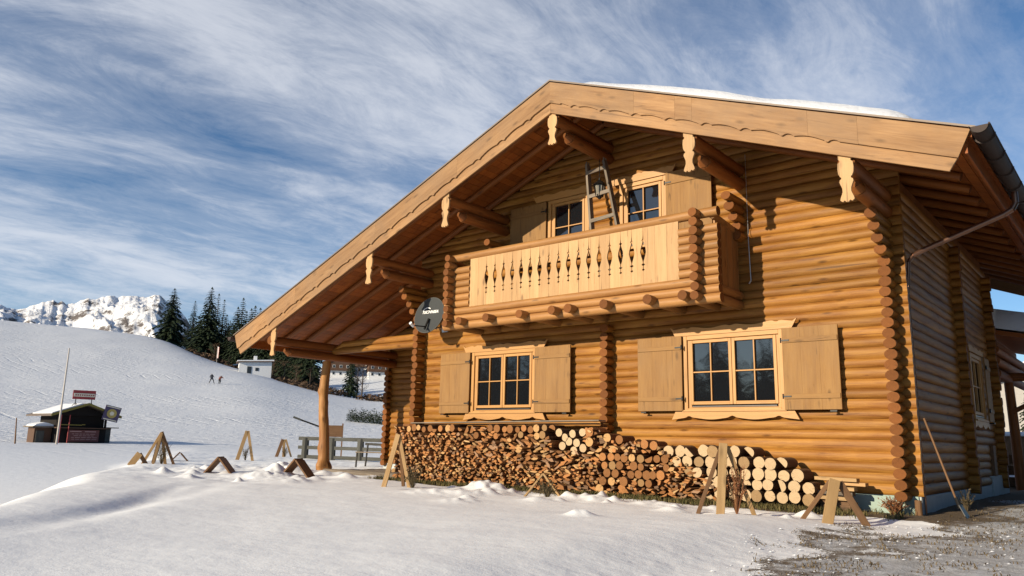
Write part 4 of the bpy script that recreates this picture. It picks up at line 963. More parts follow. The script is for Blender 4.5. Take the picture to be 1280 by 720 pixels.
shrub(-14.2,2.32,.15,.5,40,'twig','bare shrub between the legs of the slender A frame',5,4)
shrub(-16.25,5.25,.15,.45,40,'twig','bare shrub within the small three board frame in the snow',6,4)
shrub(6.72,-.26,.22,.26,90,'leaf','withered reddish brown plant at the foundation below the right corner logs',7,5)
shrub(7.40,1.0,.16,.34,26,'twig','dark dead weed against the white foundation beside the leaning tool',8,6)

# ------------------------------------------------------------------ ladder, lantern, dish, leaning tool
e=empty('ladder',(2.75,-.80,3.555)); tag(e,'grey wooden ladder leaning on the upper wall behind the balcony rail','ladder')
LM=Matrix.Translation((-2.75,.80,-3.555))
def lp(o,p): o.parent=p; return o
def PL(x,y,z): return Vector((x-2.75,y+.80,z-3.555))
top=PL(1.80,-.40,6.40); bot=PL(2.47,-.82,3.56)
for sg in (-1,1):
    t_=top+Vector((sg*.20,0,0)); b_=bot+Vector((sg*.37,0,0))
    mb=MB(); mb.bar(b_,t_,.045,.12,(0,1,0)); mb.cyl(t_+Vector((0,-.035,0)),t_+Vector((0,-.035,.06)),.016,n=8); mb.cyl(t_+Vector((0,.035,0)),t_+Vector((0,.035,.06)),.016,n=8); lp(mb.build('rail',['grey']),e)
for zt in (6.22,5.70,5.18,4.66,4.14):
    k=(6.40-zt)/(6.40-3.56); c=top+(bot-top)*k; w=.20+.17*k; mb=MB(); mb.bar(c+Vector((-w,-.05,-.02)),c+Vector((w,-.05,.02)),.03,.07,(0,0,1)); lp(mb.build('rung',['grey']),e)
e=empty('lantern',(1.945,-.5,5.63)); tag(e,'black iron lantern hanging from the ridge beam behind the ladder','lantern')
mb=MB(); mb.cyl((0,0,.06),(0,0,.24),.075,.105,n=6); o=lp(mb.build('lantern_glass',['glow']),e)
mb=MB(); mb.cyl((0,0,.25),(0,0,.36),.16,.03,n=6); mb.cyl((0,0,.36),(0,0,.40),.02,n=8); lp(mb.build('lantern_cap',['iron']),e)
mb=MB(); mb.cyl((0,0,.02),(0,0,.06),.07,.08,n=6); mb.cyl((0,0,-.02),(0,0,.02),.02,.05,n=8)
for k in range(6):
    a=2*PI*k/6; mb.bar((math.cos(a)*.078,math.sin(a)*.078,.04),(math.cos(a)*.112,math.sin(a)*.112,.26),.013,.013)
lp(mb.build('lantern_cage',['iron']),e)
mb=MB()
for k in range(9): mb.cyl((0,0,.40+k*.045),(0,0,.44+k*.045),.009 if k%2 else .005,n=6)
lp(mb.build('chain',['iron']),e)
# satellite dish
e=empty('satellite_dish',(-2.52,-.05,3.70)); tag(e,'round dark grey satellite dish with a white logo fixed beside the balcony','satellite dish')
D_=empty('d'); bpy.data.objects.remove(D_)
nrm=Vector((.12,-1,.26)).normalized(); sd=Vector((0,0,1)).cross(nrm).normalized(); un=nrm.cross(sd); c0=Vector((0,-.50,.03))
mb=MB(); vs=[];n=48;rr_=[0,.1,.2,.3,.37,.405,.42]
for r_ in rr_:
    for k in range(n):
        a=2*PI*k/n; vs.append(c0+sd*math.cos(a)*r_*.95+un*math.sin(a)*r_+nrm*(.30*r_*r_))
for r_,dz in ((.428,.052),(.428,.035),(.2,-.012),(.0,-.02)):
    for k in range(n):
        a=2*PI*k/n; vs.append(c0+sd*math.cos(a)*r_*.95+un*math.sin(a)*r_+nrm*dz)
fs=[(i*n+k,i*n+(k+1)%n,(i+1)*n+(k+1)%n,(i+1)*n+k) for i in range(len(rr_)+3) for k in range(n)]
mb.add(vs,fs,None,[1 if len(rr_)-1<=i<=len(rr_) else 0 for i in range(len(rr_)+3) for k in range(n)],.5); lp(mb.build('reflector',['dish','fence'],smooth=40),e)
bm_=Matrix((( -sd.x,un.x,nrm.x,0),(-sd.y,un.y,nrm.y,0),(-sd.z,un.z,nrm.z,0),(0,0,0,1)))
xr=-sd if (-sd).x>0 else sd
bm_=Matrix(((xr.x,un.x,nrm.x,0),(xr.y,un.y,nrm.y,0),(xr.z,un.z,nrm.z,0),(0,0,0,1)))
def textobj(body,size,mat,parent,mtx,name='lettering',bold=0.,shear=0.):
    cu=bpy.data.curves.new(name,'FONT'); cu.body=body; cu.size=size; cu.align_x='CENTER'; cu.align_y='CENTER'; cu.extrude=.0015; cu.offset=bold; cu.shear=shear
    ob=bpy.data.objects.new(name,cu); COL.objects.link(ob); dg=bpy.context.evaluated_depsgraph_get(); me=bpy.data.meshes.new_from_object(ob.evaluated_get(dg)); bpy.data.objects.remove(ob)
    me.materials.clear(); me.materials.append(M[mat]); o=bpy.data.objects.new(name,me); COL.objects.link(o); o.parent=parent; o.matrix_local=mtx; return o
textobj('TECHNISAT',.098,'white',e,Matrix.Translation(c0+un*.085+nrm*.020+xr*.02)@bm_,'dish_lettering',.003,.2)
mb=MB()
for k in range(10):
    a0=R(170-k*13); a1=R(170-(k+1)*13); cc_=c0+un*.105-xr*.10+nrm*.03
    mb.bar(cc_+xr*math.cos(a0)*.115+un*math.sin(a0)*.085,cc_+xr*math.cos(a1)*.115+un*math.sin(a1)*.085,.022,.003,tuple(nrm))
lp(mb.build('dish_logo_arc',['white']),e)
mb=MB(); a=c0-un*.10+nrm*.02; lp(mb.build('x',['iron']),e) if 0 else None
mb.v=[];mb.f=[];mb.uv=[];mb.r=[];mb.m=[]
mb.bar(c0-un*.08+nrm*.03,c0-un*.36+nrm*.10,.035,.03,tuple(nrm)); mb.cyl(c0-un*.30+nrm*.10,c0-un*.44+nrm*.52,.014,n=8); lp(mb.build('feed_arm',['iron']),e)
mb=MB(); mb.cyl(c0-un*.44+nrm*.46,c0-un*.41+nrm*.58,.03,.035,n=12); lp(mb.build('receiver',['white']),e)
mb=MB(); mb.cyl((0,-.02,-.2),(0,-.30,-.2),.022,n=10); mb.cyl((0,-.30,-.25),(0,-.30,.1),.022,n=10); mb.cyl((0,-.30,.03),c0-nrm*.01,.03,n=10); mb.box(-.09,.09,-.035,-.015,-.28,-.12); lp(mb.build('wall_bracket',['steel']),e)
# long handled tool leaning on the side wall
e=empty('leaning_shovel',(7.52,.02,.05)); tag(e,'long handled shovel leaning against the shaded side wall','shovel')
mb=MB(); mb.cyl((-.37,-.04,1.42),(-.05,-.01,.28),.014,n=10); lp(mb.build('handle',['darklath']),e)
mb=MB(); mb.cyl((-.06,-.01,.34),(-.02,0,.20),.024,.03,n=10); mb.poly([(-.02,-.10,.24),(-.02,.10,.24),(.05,.12,.10),(.10,.07,.0),(.12,0,-.03),(.10,-.07,.0),(.05,-.12,.10)],(.008,0,.004)); lp(mb.build('blade',['iron']),e)
mb=MB(); mb.cyl((7.02,-.16,-.02),(7.02,-.15,.33),.045,n=10,wob=.04,seg=3,capmat=1); o=mb.build('wooden_peg',['darklath','colend']); tag(o,'short round wooden peg in the ground below the right house corner','peg')

# ------------------------------------------------------------------ bench, fence, sign behind the porch
fx,fy=polar(54.6,29.8); gx,gy=polar(46.5,27.0)
e=empty('rail_fence',(fx,fy,h1(fx,fy))); tag(e,'low weathered grey rail fence behind the porch','fence')
dv=Vector((gx-fx,gy-fy,0)); Lf=dv.length; dn=dv.normalized(); z0=h1(fx,fy)
for k in range(5):
    c=dn*(Lf*k/4*.995); zz_=h1(fx+c.x,fy+c.y)-z0; mb=MB(); mb.cyl((c.x,c.y,zz_-.1),(c.x,c.y,1.0-z0),.12,n=8,wob=.05,seg=3); lp(mb.build('fence_post',['fence']),e)
for zz_,w in ((.98,.13),(.66,.12),(.33,.12)):
    mb=MB(); mb.bar((-dn.x*.3,-dn.y*.3,zz_-z0),(dn.x*(Lf+1),dn.y*(Lf+1),zz_-z0-.02),.08,w); lp(mb.build('fence_rail',['fence']),e)
e=empty('garden_bench',(-8.75,2.95,h1(-8.75,2.95)),R(10)); tag(e,'dark metal framed bench with thin seat boards left of the recessed wall','bench')
b0=.0
for x in (.05,1.50):
    mb=MB(); mb.bar((x,0,-.02),(x+.06,0,.66),.04,.035,(0,1,0)); lp(mb.build('leg',['iron']),e)
    mb=MB(); mb.bar((x,-.42,-.02),(x,-.40,.42),.04,.035,(0,1,0)); lp(mb.build('leg',['iron']),e)
mb=MB(); mb.bar((.0,.02,.66),(1.6,.02,.62),.05,.07); lp(mb.build('back_rail',['iron']),e)
mb=MB(); 
mb.bar((.0,-.20,.42),(1.6,-.20,.42),.44,.03); lp(mb.build('seat',['grey']),e)
x,y=polar(52.62,31); z=h1(x,y); e=empty('notice_board',(x,y,z),R(50)); tag(e,'reddish brown board on two legs behind the porch fence','board')
mb=MB(); mb.box(-.30,.30,-.02,.02,.78,1.22); lp(mb.build('board',['darklath']),e)
for s in (-.28,.28): mb=MB(); mb.box(s-.025,s+.025,.021,.06,-.1,1.3); lp(mb.build('leg',['darklath']),e)
# ------------------------------------------------------------------ grass, snow crumbs
def blades(name,pts,h,mat,label,seed,lean=.5):
    rr=random.Random(seed); mb=MB()
    for (x,y,z) in pts:
        a=rr.uniform(0,2*PI); hh=h*rr.uniform(.4,1.2); w=.004+.004*rr.random(); l=rr.uniform(0,lean)*hh; dx,dy=math.cos(a),math.sin(a)
        m_=(x+dx*l*.35,y+dy*l*.35,z+hh*.6); mb.add([(x-dy*w,y+dx*w,z-.01),(x+dy*w,y-dx*w,z-.01),(m_[0]+dy*w*.7,m_[1]-dx*w*.7,m_[2]),(m_[0]-dy*w*.7,m_[1]+dx*w*.7,m_[2]),(x+dx*l,y+dy*l,z+hh*.95)],[(0,1,2,3),(3,2,4)],None,0,rr.random())
    o=mb.build(name,[mat],recalc=False); tag(o,label,'grass',kind='stuff'); return o
rr=random.Random(3); P=[]
xs=[];ys=[]
for i in range(9000): xs.append(rr.uniform(-3.7,7.0)); ys.append(-.62-abs(rr.gauss(0,.28)) if rr.random()<.85 else rr.uniform(-.6,-.1))
xs=np.array(xs); ys=np.array(ys); k=(ys>-1.42+.15*np.sin(xs*3))&(vnoise(xs*3,ys*3,5)>.25); xs=xs[k];ys=ys[k]; zs=H(xs,ys)
blades('grass',list(zip(xs,ys,zs)),.085,'grass','strip of dull green and brown grass at the foot of the firewood stack',1,1.2)
xs=np.array([rr.uniform(5.9,9.6) for _ in range(11000)]); ys=np.array([rr.uniform(-8.5,.3) if rr.random()<.8 else rr.uniform(0,4) for _ in range(11000)])
n=fbm(xs*.9,ys*.9,71,5)*2; ed=(xs-7.14+n*1.6)/.9; k=(ed>.25)&(ed<1.9+vnoise(xs*1.2,ys*1.2,8)*1.2)&(vnoise(xs*4,ys*4,15)>.42)&((xs<7.0)|(ys<-.1)|(xs>7.3)); xs=xs[k];ys=ys[k]; zs=H(xs,ys)
blades('dry_grass',list(zip(xs,ys,zs)),.030,'hay','short matted brown grass along the edge of the snow near the right house corner',2,2.2)
mb=MB(); cnt=0
ico=[(0,0,1),(.89,0,.45),(.28,.85,.45),(-.72,.53,.45),(-.72,-.53,.45),(.28,-.85,.45)]
while cnt<1500:
    x=rr.uniform(5.6,8.9); y=rr.uniform(-8.6,-.9); n_=float(fbm(np.array([x*.9]),np.array([y*.9]),71,5)[0])*2; ed=(x-7.14+n_*1.6)/.9
    cnt+=1
    if not(-.1<ed<1.6) or rr.random()<ed*.35: continue
    z=h1(x,y); s=.007+.02*rr.random()**3; j=[1+rr.uniform(-.3,.3) for _ in range(6)]
    mb.add([(x+a*s*j[i],y+b*s*j[i],z+c*s*.7-.002) for i,(a,b,c) in enumerate(ico)],[(0,1,2),(0,2,3),(0,3,4),(0,4,5),(0,5,1)],None,0,.5)
o=mb.build('snow_crumbs',['snow'],recalc=False); tag(o,'crumbs of frozen snow scattered over the brown grass at the snow edge','snow',kind='stuff')
# ------------------------------------------------------------------ conifers
def conifer_mb(h,r,seed,dense=1.,sparse_low=.08):
    rr=random.Random(seed); t=MB(); t.cyl((0,0,-.5),(0,0,h*.97),h*.014,.01,n=6); c=MB(); z=h*sparse_low; lv=0
    while z<h*.985:
        f=(z/h); rad=r*(1-f)**.85*(.82+.36*rr.random())+.10; nb=max(5,int((9 if f<.6 else 7)*dense)); a0=rr.uniform(0,6)
        for b in range(nb):
            if rr.random()<.10: continue
            a=a0+2*PI*b/nb+rr.uniform(-.25,.25); L_=rad*rr.uniform(.62,1.12); dr=-.28-.25*(1-f)+rr.uniform(-.08,.08); d=Vector((math.cos(a),math.sin(a),0)); s=Vector((-d.y,d.x,0)); nseg=4; tone=rr.random()
            for k in range(nseg):
                u0=k/nseg; u1=(k+1)/nseg+.12; p0=d*L_*u0+Vector((0,0,z+dr*L_*u0*u0*.9+.03*L_)); p1=d*L_*u1+Vector((0,0,z+dr*L_*u1*u1*.9-.02*L_)); w=L_*.26*(1.15-u0)*rr.uniform(.7,1.2)
                for sg in (-1,1):
                    e_=p0+(p1-p0)*.8+s*sg*w+Vector((0,0,-w*rr.uniform(.25,.8))); c.tri(p0,p1,e_,rnd=min(1,max(0,tone*.6+rr.random()*.4)))
                if rr.random()<.7: e_=(p0+p1)/2+Vector((rr.uniform(-.1,.1),rr.uniform(-.1,.1),-L_*.22*rr.uniform(.6,1.2))); c.tri(p0,p1,e_,rnd=tone*.4)
        z+=h*.021+.05*(1-f); lv+=1
    for k in range(5): a=k*1.3; c.tri(Vector((0,0,h)),Vector((math.cos(a)*.12,math.sin(a)*.12,h*.975)),Vector((math.cos(a+1.2)*.12,math.sin(a+1.2)*.12,h*.972)),rnd=.5)
    return c,t
TV={}
def tree(kind,az_,d,h,label,group,cat='tree',rscale=1.,az_is=True,xy=None):
    x,y=xy if xy else polar(az_,d); z=h1(x,y)
    if kind not in TV:
        if kind.startswith('spruce'):
            i=int(kind[-1]); hh=10.; c,t=conifer_mb(hh,(2.1,1.5,1.15,1.7,2.6)[i],60+i,(1.2,1.,.9,1.1,1.3)[i],(.03,.07,.12,.05,.02)[i])
            e=empty('spruce_tree'); co_=c.build('crown',['needle'],e,recalc=False); to=t.build('trunk',['trunk'],e,smooth=60)
        else:
            i=int(kind[-1]); rr=random.Random(80+i); e=empty('bare_tree'); t=MB(); c=MB(); t.cyl((0,0,-.5),(0,0,7),.16,.05,n=6,seg=4,wob=.1)
            for k in range(34):
                z_=rr.uniform(1.5,8.5); a=rr.uniform(0,6.28); L_=rr.uniform(.8,2.4)*(1-abs(z_-4)/9); p=Vector((0,0,min(z_,7))); q=p+Vector((math.cos(a)*L_,math.sin(a)*L_,L_*rr.uniform(.4,1.2))); c.cyl(p,q,.03,.01,n=3,rnd=.2)
                for j in range(14):
                    s=p+(q-p)*rr.uniform(.3,1); e2=s+Vector((rr.uniform(-.5,.5),rr.uniform(-.5,.5),rr.uniform(.1,.7))); c.tri(s,s+Vector((.04,.03,.02)),e2,rnd=rr.random())
            co_=c.build('crown',['larch'],e,recalc=False); to=t.build('trunk',['trunk'],e,smooth=60)
        TV[kind]=e; o=e
    else: o=copy_tree(TV[kind])
    h*=(1.28 if 'crest' in group or 'seen' in group else 1.); s=h/10.; h0_=(1.22 if 'crest' in group and az_<61.9 else 1.); h*=h0_; s*=h0_; rscale*=(1.3 if 'crest' in group else 1.)/h0_**.5; o.location=(x,y,z-.1*s); o.scale=(s*rscale,s*rscale,s); o.rotation_euler=(0,0,random.Random(int(abs(x)*97+abs(y)*31)).uniform(0,6.28)); tag(o,label,cat,group); return o
G='conifers on the crest behind the ski slope'
tl='dark spruce in the wood on the crest of the snowy slope'
tree('spruce4',64.15,292,19.5,'broad tall dark spruce standing first at the left end of the wood, beside the mountain',G,rscale=.95)
tree('bare0',65.5,300,8.5,'small reddish brown bare tree left of the broad first spruce','bare trees by the ski slope',rscale=1.6)
tree('bare1',64.9,305,8.,'brown leafless tree at the left foot of the first spruce','bare trees by the ski slope',rscale=1.2)
tree('spruce1',62.75,262,15.5,'slim spruce right behind the gap after the broad first spruce',G)
tree('bare1',63.3,290,15,'tall bare birch in the gap right of the broad first spruce','bare trees by the ski slope')
tree('spruce0',61.75,238,14.8,'full dark spruce right of the gap, in front of the red roofed house',G,rscale=1.15)
tree('spruce2',61.25,250,16.8,'thin pointed spruce with ragged top, second group',G)
tree('spruce2',60.85,246,16.0,'thin ragged spruce standing alone before the next clump',G)
tree('spruce3',60.35,236,11.5,'shorter slim spruce in the dip of the tree line',G)
for i,(a,d,h,k,rs) in enumerate(((59.9,235,15.,0,1.1),(59.6,228,16.2,3,1.),(59.3,236,15.4,1,1.),(59.0,225,14.8,0,1.),(58.75,230,16.4,3,1.1),(58.4,222,15.3,1,1.1),(58.1,226,13.8,2,1.),(57.8,215,14.6,0,1.),(57.4,218,13.,3,1.),(57.0,210,14.,1,1.1),(56.6,205,12.5,0,1.),(56.2,203,13.5,3,1.),(55.8,196,12.,1,1.),(55.3,194,13.,0,1.),(54.9,188,12.,3,1.),(54.4,186,12.5,1,1.),(61.5,245,12.,3,1.3),(60.6,242,13.,1,1.3),(58.9,240,13,0,1.2),(57.6,225,12,0,1.3),(56.0,212,12,0,1.3),(62.3,250,11.,0,1.3))):
    tree('spruce%d'%k,a,d,h,tl,G,rscale=rs)
_tr=random.Random(12)
for i in range(30):
    a=61.9-i*.25+_tr.uniform(-.1,.1); d=float(np.interp(a,[54,56,58,60,62],[185,205,222,240,262]))+_tr.uniform(0,22); tree('spruce%d'%_tr.choice((0,3,0,4,1)),a,d,_tr.uniform(8.5,12.5)*(d/235),tl,G)
for i,(a,d,h) in enumerate(((61.2,222,6.5),(60.2,216,5.5),(57.2,188,7.),(56.4,182,7.),(55.6,178,6.5),(54.6,172,6.5),(53.6,168,6.),(62.0,240,6.))):
    tree('bare%d'%(i%2),a,d,h,'low brown leafless tree at the foot of the dark wood','bare trees at the foot of the wood',rscale=1.4)
tree('spruce1',51.7,158,8.6,'loose spruce seen through the porch behind the fence','trees seen through the porch',rscale=1.2)
tree('bare0',50.9,165,9.8,'bare pale birch seen through the porch right of the loose spruce','trees seen through the porch')
tree('bare1',51.25,160,7.5,'brown bushy tree between spruce and birch, seen through the porch','trees seen through the porch',rscale=1.3)
# low shrubs on the bare bank at the edge of the wood
def lowbush(az_,d,r,h,mat,seed,label,group,n=110,conif=False,nm='bush',cat='bush'):
    x,y=polar(az_,d); z=h1(x,y); rr=random.Random(seed); mb=MB()
    for i in range(n):
        a=rr.uniform(0,6.28); b=math.sqrt(rr.random()); zz_=h*rr.random()*(1-b*b*.6); p=Vector((math.cos(a)*r*b,math.sin(a)*r*b,zz_)); s=r*.22
        q=[p+Vector((rr.uniform(-s,s),rr.uniform(-s,s),rr.uniform(-s,s)*.7+ (s*.4 if conif else 0))) for _ in range(3)]; mb.tri(*q,rnd=rr.random())
    o=mb.build(nm,[mat],recalc=False); o.location=(x,y,z); tag(o,label,cat,group); return o
k=0
for a,d in ((62.6,236),(62.1,228),(61.6,222),(61.0,217),(60.5,212),(59.9,208),(59.2,205),(57.0,182),(56.4,176),(55.8,172),(55.2,168),(54.6,164),(54.0,160),(53.4,158),(52.8,157),(50.4,150),(49.8,150),(49.2,150)):
    lowbush(a,d,2.6,1.3,'larch',300+k,'low brown brushwood on the bank below the wood','brushwood on the edge of the ski slope'); k+=1
for i in range(12):
    a=51.6-i*.27; lowbush(a,92-i*.5,.50,1.55+.25*math.sin(i*2.3),'needle',400+i,'small clipped conifer in the dark hedge row seen through the porch','small conifers of the hedge seen through the porch',n=420,conif=True,nm='hedge_conifer',cat='conifer')
# ------------------------------------------------------------------ far houses
M['cream']=plain('cream_render',(.62,.57,.48),.9); M['brownwood']=plain('dark_stained_wood',(.09,.045,.025),.8); M['redroof']=plain('red_roof',(.22,.05,.035),.7); M['darkpane']=plain('dark_window_pane',(.02,.022,.03),.15); M['redboard']=plain('red_board',(.26,.06,.04),.7)
def chalet(az_,d,w,dep,hw,rise,rot,wallm,upm,roofm,label,snow=True,balc=True,nw=3,zoff=0,name='chalet',over=.6):
    x,y=polar(az_,d); z=h1(x,y)+zoff; e=empty(name,(x,y,z),R(az_+rot)); tag(e,label,'house','houses beyond the ski slope' if name=='chalet' else None)
    def ad(mb,n,m,p=None): o=mb.build(n,m,p or e); return o
    mb=MB(); s_=hw*.5
    mb.box(-w/2,w/2,0,dep,-2.5,s_ if upm!=wallm else hw); ad(mb,'wall',[wallm])
    mb=MB(); t=.02
    if upm!=wallm: mb.poly([(-w/2-t,-t,s_+.01),(w/2+t,-t,s_+.01),(w/2+t,-t,hw),(0,-t,hw+rise),(-w/2-t,-t,hw)],(0,dep+2*t,0))
    else: mb.poly([(-w/2,.0,hw+.003),(w/2,.0,hw+.003),(0,.0,hw+rise)],(0,dep,0))
    ad(mb,'gable',[upm])
    k=rise/(w/2); mb=MB(); sm_=MB(); ov=over
    for sg in (-1,1):
        a=Vector((0,-ov,hw+rise+.05)); b=Vector((sg*(w/2+ov),-ov,hw-k*ov+.05)); mb.poly([a,b,b+Vector((0,0,.15)),a+Vector((0,0,.15))],(0,dep+2*ov,0))
        a2=a+Vector((0,.1,.16)); b2=b+Vector((-sg*.1,.1,.16)); sm_.poly([a2,b2,b2+Vector((0,0,.3)),a2+Vector((0,0,.3))],(0,dep+2*ov-.2,0))
    rf=ad(mb,'roof',[roofm])
    if snow: ad(sm_,'snow_layer',['snow'],rf)
    for fl in range(2 if hw>3.5 else 1):
        for i in range(nw):
            xx=-w/2+w*(i+.5)/nw; zz_=(.9 if fl==0 else s_+.9); mb=MB(); mb.box(xx-.5,xx+.5,-.08,-.03,zz_,zz_+1.1); wo=ad(mb,'window',['white']); mb=MB(); mb.box(xx-.40,xx+.40,-.10,-.081,zz_+.1,zz_+1.0); ad(mb,'pane',['darkpane'],wo)
    if balc:
        mb=MB(); mb.box(-w/2-.3,w/2+.3,-1.1,-.12,s_-.15,s_); mb.box(-w/2-.3,w/2+.3,-1.15,-1.08,s_,s_+.85); ad(mb,'balcony',['brownwood'])
    return e
M['greyhouse']=plain('grey_render',(.33,.31,.285),.9)
chalet(62.75,285,9,9,5,1.9,20,'cream','cream','redroof','white walled house with red roof glimpsed between the spruces',balc=False)
chalet(52.75,292,10,9,5.2,1.6,0,'snowp','brownwood','brownwood','two storey white and brown chalet seen left through the porch',nw=4)
chalet(50.9,300,11,9,5.4,1.8,-12,'snowp','brownwood','brownwood','chalet with timber upper floor seen in the middle through the porch',nw=4)
chalet(49.2,288,13,9,5.0,1.8,6,'snowp','brownwood','brownwood','long brown chalet seen right through the porch near the wall corner',nw=5)
chalet(56.6,262,13,10,6.,2.,25,'cream','brownwood','brownwood','brown timber house half hidden by dark trees above the white hut',nw=4)
chalet(59.6,215,8,6,2.4,1.1,15,'brownwood','brownwood','brownwood','dark low shed beneath the trees left of the white hut',nw=2,balc=False)
# white hut
x,y=polar(58.4,178); e=empty('white_hut',(x,y,h1(x,y)),R(62)); tag(e,'small plain white hut with a snowy lean-to roof on the slope edge','hut')
mb=MB(); mb.poly([(-3.4,0,-1.2),(3.4,0,-1.2),(3.4,0,2.9),(-3.4,0,2.5)],(0,3.8,0)); lp(mb.build('wall',['snowp']),e)
mb=MB(); mb.poly([(-3.9,-.5,2.50),(3.9,-.5,2.96),(3.9,-.5,3.12),(-3.9,-.5,2.66)],(0,4.8,0)); rf=lp(mb.build('roof',['brownwood']),e)
mb=MB(); mb.poly([(-3.8,-.4,2.68),(3.8,-.4,3.13),(3.8,-.4,3.42),(-3.8,-.4,2.92)],(0,4.6,0)); o=mb.build('snow_layer',['snow']); o.parent=rf
mb=MB(); mb.box(-1.7,-.8,-.06,.02,-.4,1.7); lp(mb.build('door',['darkpane']),e)
for xx in (.0,): mb=MB(); mb.box(xx,xx+.7,-.05,.02,.8,1.5); lp(mb.build('window',['darkpane']),e)
for yy in (.7,2.2): mb=MB(); mb.box(-3.45,-3.39,yy,yy+.7,.7,1.4); lp(mb.build('window',['darkpane']),e)
mb=MB(); mb.box(-.4,.3,1.5,2.1,2.8,4.2); ch=lp(mb.build('chimney',['snowp']),e)
# red white banner by the wood
x,y=polar(61.0,216); e=empty('banner',(x,y,h1(x,y))); tag(e,'narrow red and white upright banner before the dark trees','banner')
mb=MB(); mb.cyl((0,0,-.3),(0,0,4.2),.06,n=8); lp(mb.build('pole',['white']),e)
mb=MB(); mb.box(.07,.75,-.02,.02,1.0,4.0); lp(mb.build('cloth',['redboard']),e); mb=MB(); mb.box(.30,.52,-.03,.03,1.0,4.0); lp(mb.build('stripe',['white']),e)
# ------------------------------------------------------------------ skiers
def skier(az_,d,rot,skel,rad,edges,cols,label):
    x,y=polar(az_,d); z=h1(x,y); bm=bmesh.new(); sk=bm.verts.layers.skin.verify(); V_=[]
    for p,r_ in zip(skel,rad): v=bm.verts.new(p); v[sk].radius=(r_,r_); V_.append(v)
    V_[0][sk].use_root=True
    for a,b in edges: bm.edges.new((V_[a],V_[b]))
    me=bpy.data.meshes.new('person'); bm.to_mesh(me); bm.free(); o=bpy.data.objects.new('person',me); COL.objects.link(o); o.location=(x,y,z); o.rotation_euler=(0,0,R(az_+rot))
    m_=o.modifiers.new('skin','SKIN'); m_.use_smooth_shade=True; s_=o.modifiers.new('sub','SUBSURF'); s_.levels=1; s_.render_levels=2
    m,t,b=newmat('clothes'); g=nn(t,'ShaderNodeTexCoord'); s=nn(t,'ShaderNodeSeparateXYZ'); t.links.new(g.outputs['Object'],s.inputs[0])
    t.links.new(ramp(t,mth(t,'DIVIDE',s.outputs[2],2.),cols,'CONSTANT'),b.inputs['Base Color']); b.inputs['Roughness'].default_value=.8; me.materials.append(m)
    tag(o,label,'person'); return o
ED=[(0,1),(1,2),(2,3),(3,4),(2,5),(5,6),(6,7),(2,8),(8,9),(9,10),(0,11),(11,12),(12,13),(13,14),(0,15),(15,16),(16,17),(17,18)]
skier(61.2,140,0,[(0,0,.92),(-.02,0,1.15),(-.04,0,1.40),(-.04,0,1.54),(-.04,-.01,1.66),(-.20,0,1.38),(-.32,.05,1.15),(-.25,-.15,.98),(.14,0,1.38),(.28,-.05,1.18),(.34,-.18,1.05),(-.10,0,.86),(-.22,-.05,.48),(-.36,0,.10),(-.40,-.12,.05),(.12,0,.86),(.30,-.05,.50),(.42,.05,.10),(.48,-.08,.05)],
 [.15,.16,.15,.06,.11,.08,.06,.05,.08,.06,.05,.12,.08,.06,.05,.12,.08,.06,.05],ED,[(0,(.02,.02,.025)),(.42,(.015,.018,.03)),(.76,(.03,.02,.02)),(.80,(.35,.22,.16)),(.86,(.02,.02,.02))],'person in dark clothes striding across the ski slope')
skier(60.7,140,30,[(0,0,.80),(.04,-.10,1.0),(.10,-.28,1.20),(.14,-.36,1.28),(.18,-.44,1.34),(-.08,-.26,1.16),(-.06,-.46,.96),(.10,-.60,.98),(.28,-.26,1.16),(.36,-.46,1.0),(.40,-.62,1.02),(-.10,0,.75),(-.12,-.18,.42),(-.10,-.04,.10),(-.10,-.16,.05),(.12,0,.75),(.12,-.18,.42),(.10,-.04,.10),(.10,-.16,.05)],
 [.16,.17,.16,.06,.11,.08,.07,.05,.08,.07,.05,.12,.09,.06,.05,.12,.09,.06,.05],ED,[(0,(.03,.03,.03)),(.36,(.16,.045,.03)),(.63,(.30,.18,.12)),(.69,(.10,.03,.02))],'person in a reddish brown jacket bending forward beside the striding person')
# ------------------------------------------------------------------ kiosk, poles
kx,ky=polar(68.75,50); kz=h1(kx,ky)-.02; K=empty('kiosk',(kx,ky,kz),R(69.05+22)); K.scale=(.80,.9,.88); tag(K,'dark brown snack kiosk with low snowy gable roof on the ski field','kiosk')
def kp(mb,n,m,p=None): return mb.build(n,m,p or K)
M['kioskwood']=plain('kiosk_dark_wood',(.010,.007,.006),1.); M['kred']=plain('kiosk_red_paint',(.34,.035,.035),.6); M['kyel']=plain('kiosk_yellow_trim',(.20,.15,.02),.6); M['menub']=plain('menu_board',(.12,.03,.025),.6); M['kpurple']=plain('sign_violet',(.08,.055,.11),.6); M['kgold']=plain('sign_gold',(.45,.33,.09),.6); M['kcream']=plain('sign_cream',(.75,.66,.50),.6); M['kpink']=plain('menu_lettering',(.42,.24,.22),.7)
mb=MB(); mb.box(-1.55,1.75,.1,2.9,-.2,.95); kp(mb,'lower_wall',['kioskwood'])
mb=MB(); mb.box(-1.5,1.7,.4,2.85,.95,1.75); mb.box(-1.55,-1.43,.1,.22,.953,1.8); mb.box(1.63,1.75,.1,.22,.953,1.8); mb.poly([(-1.55,.12,1.753),(1.75,.12,1.753),(1.75,.12,1.80),(.1,.12,2.35),(-1.55,.12,1.80)],(0,2.75,0)); kp(mb,'upper_wall',['kioskwood'])
mb=MB(); rs=MB(); tr=MB()
for sg in (-1,1):
    a=Vector((.1,-.5,2.42)); b=Vector((.1+sg*2.35,-.5,1.66)); mb.poly([a,b,b+Vector((0,0,.10)),a+Vector((0,0,.10))],(0,3.9,0))
    tr.poly([a+Vector((0,-.02,-.02)),b+Vector((0,-.02,-.02)),b+Vector((0,-.02,.13)),a+Vector((0,-.02,.13))],(0,.018,0))
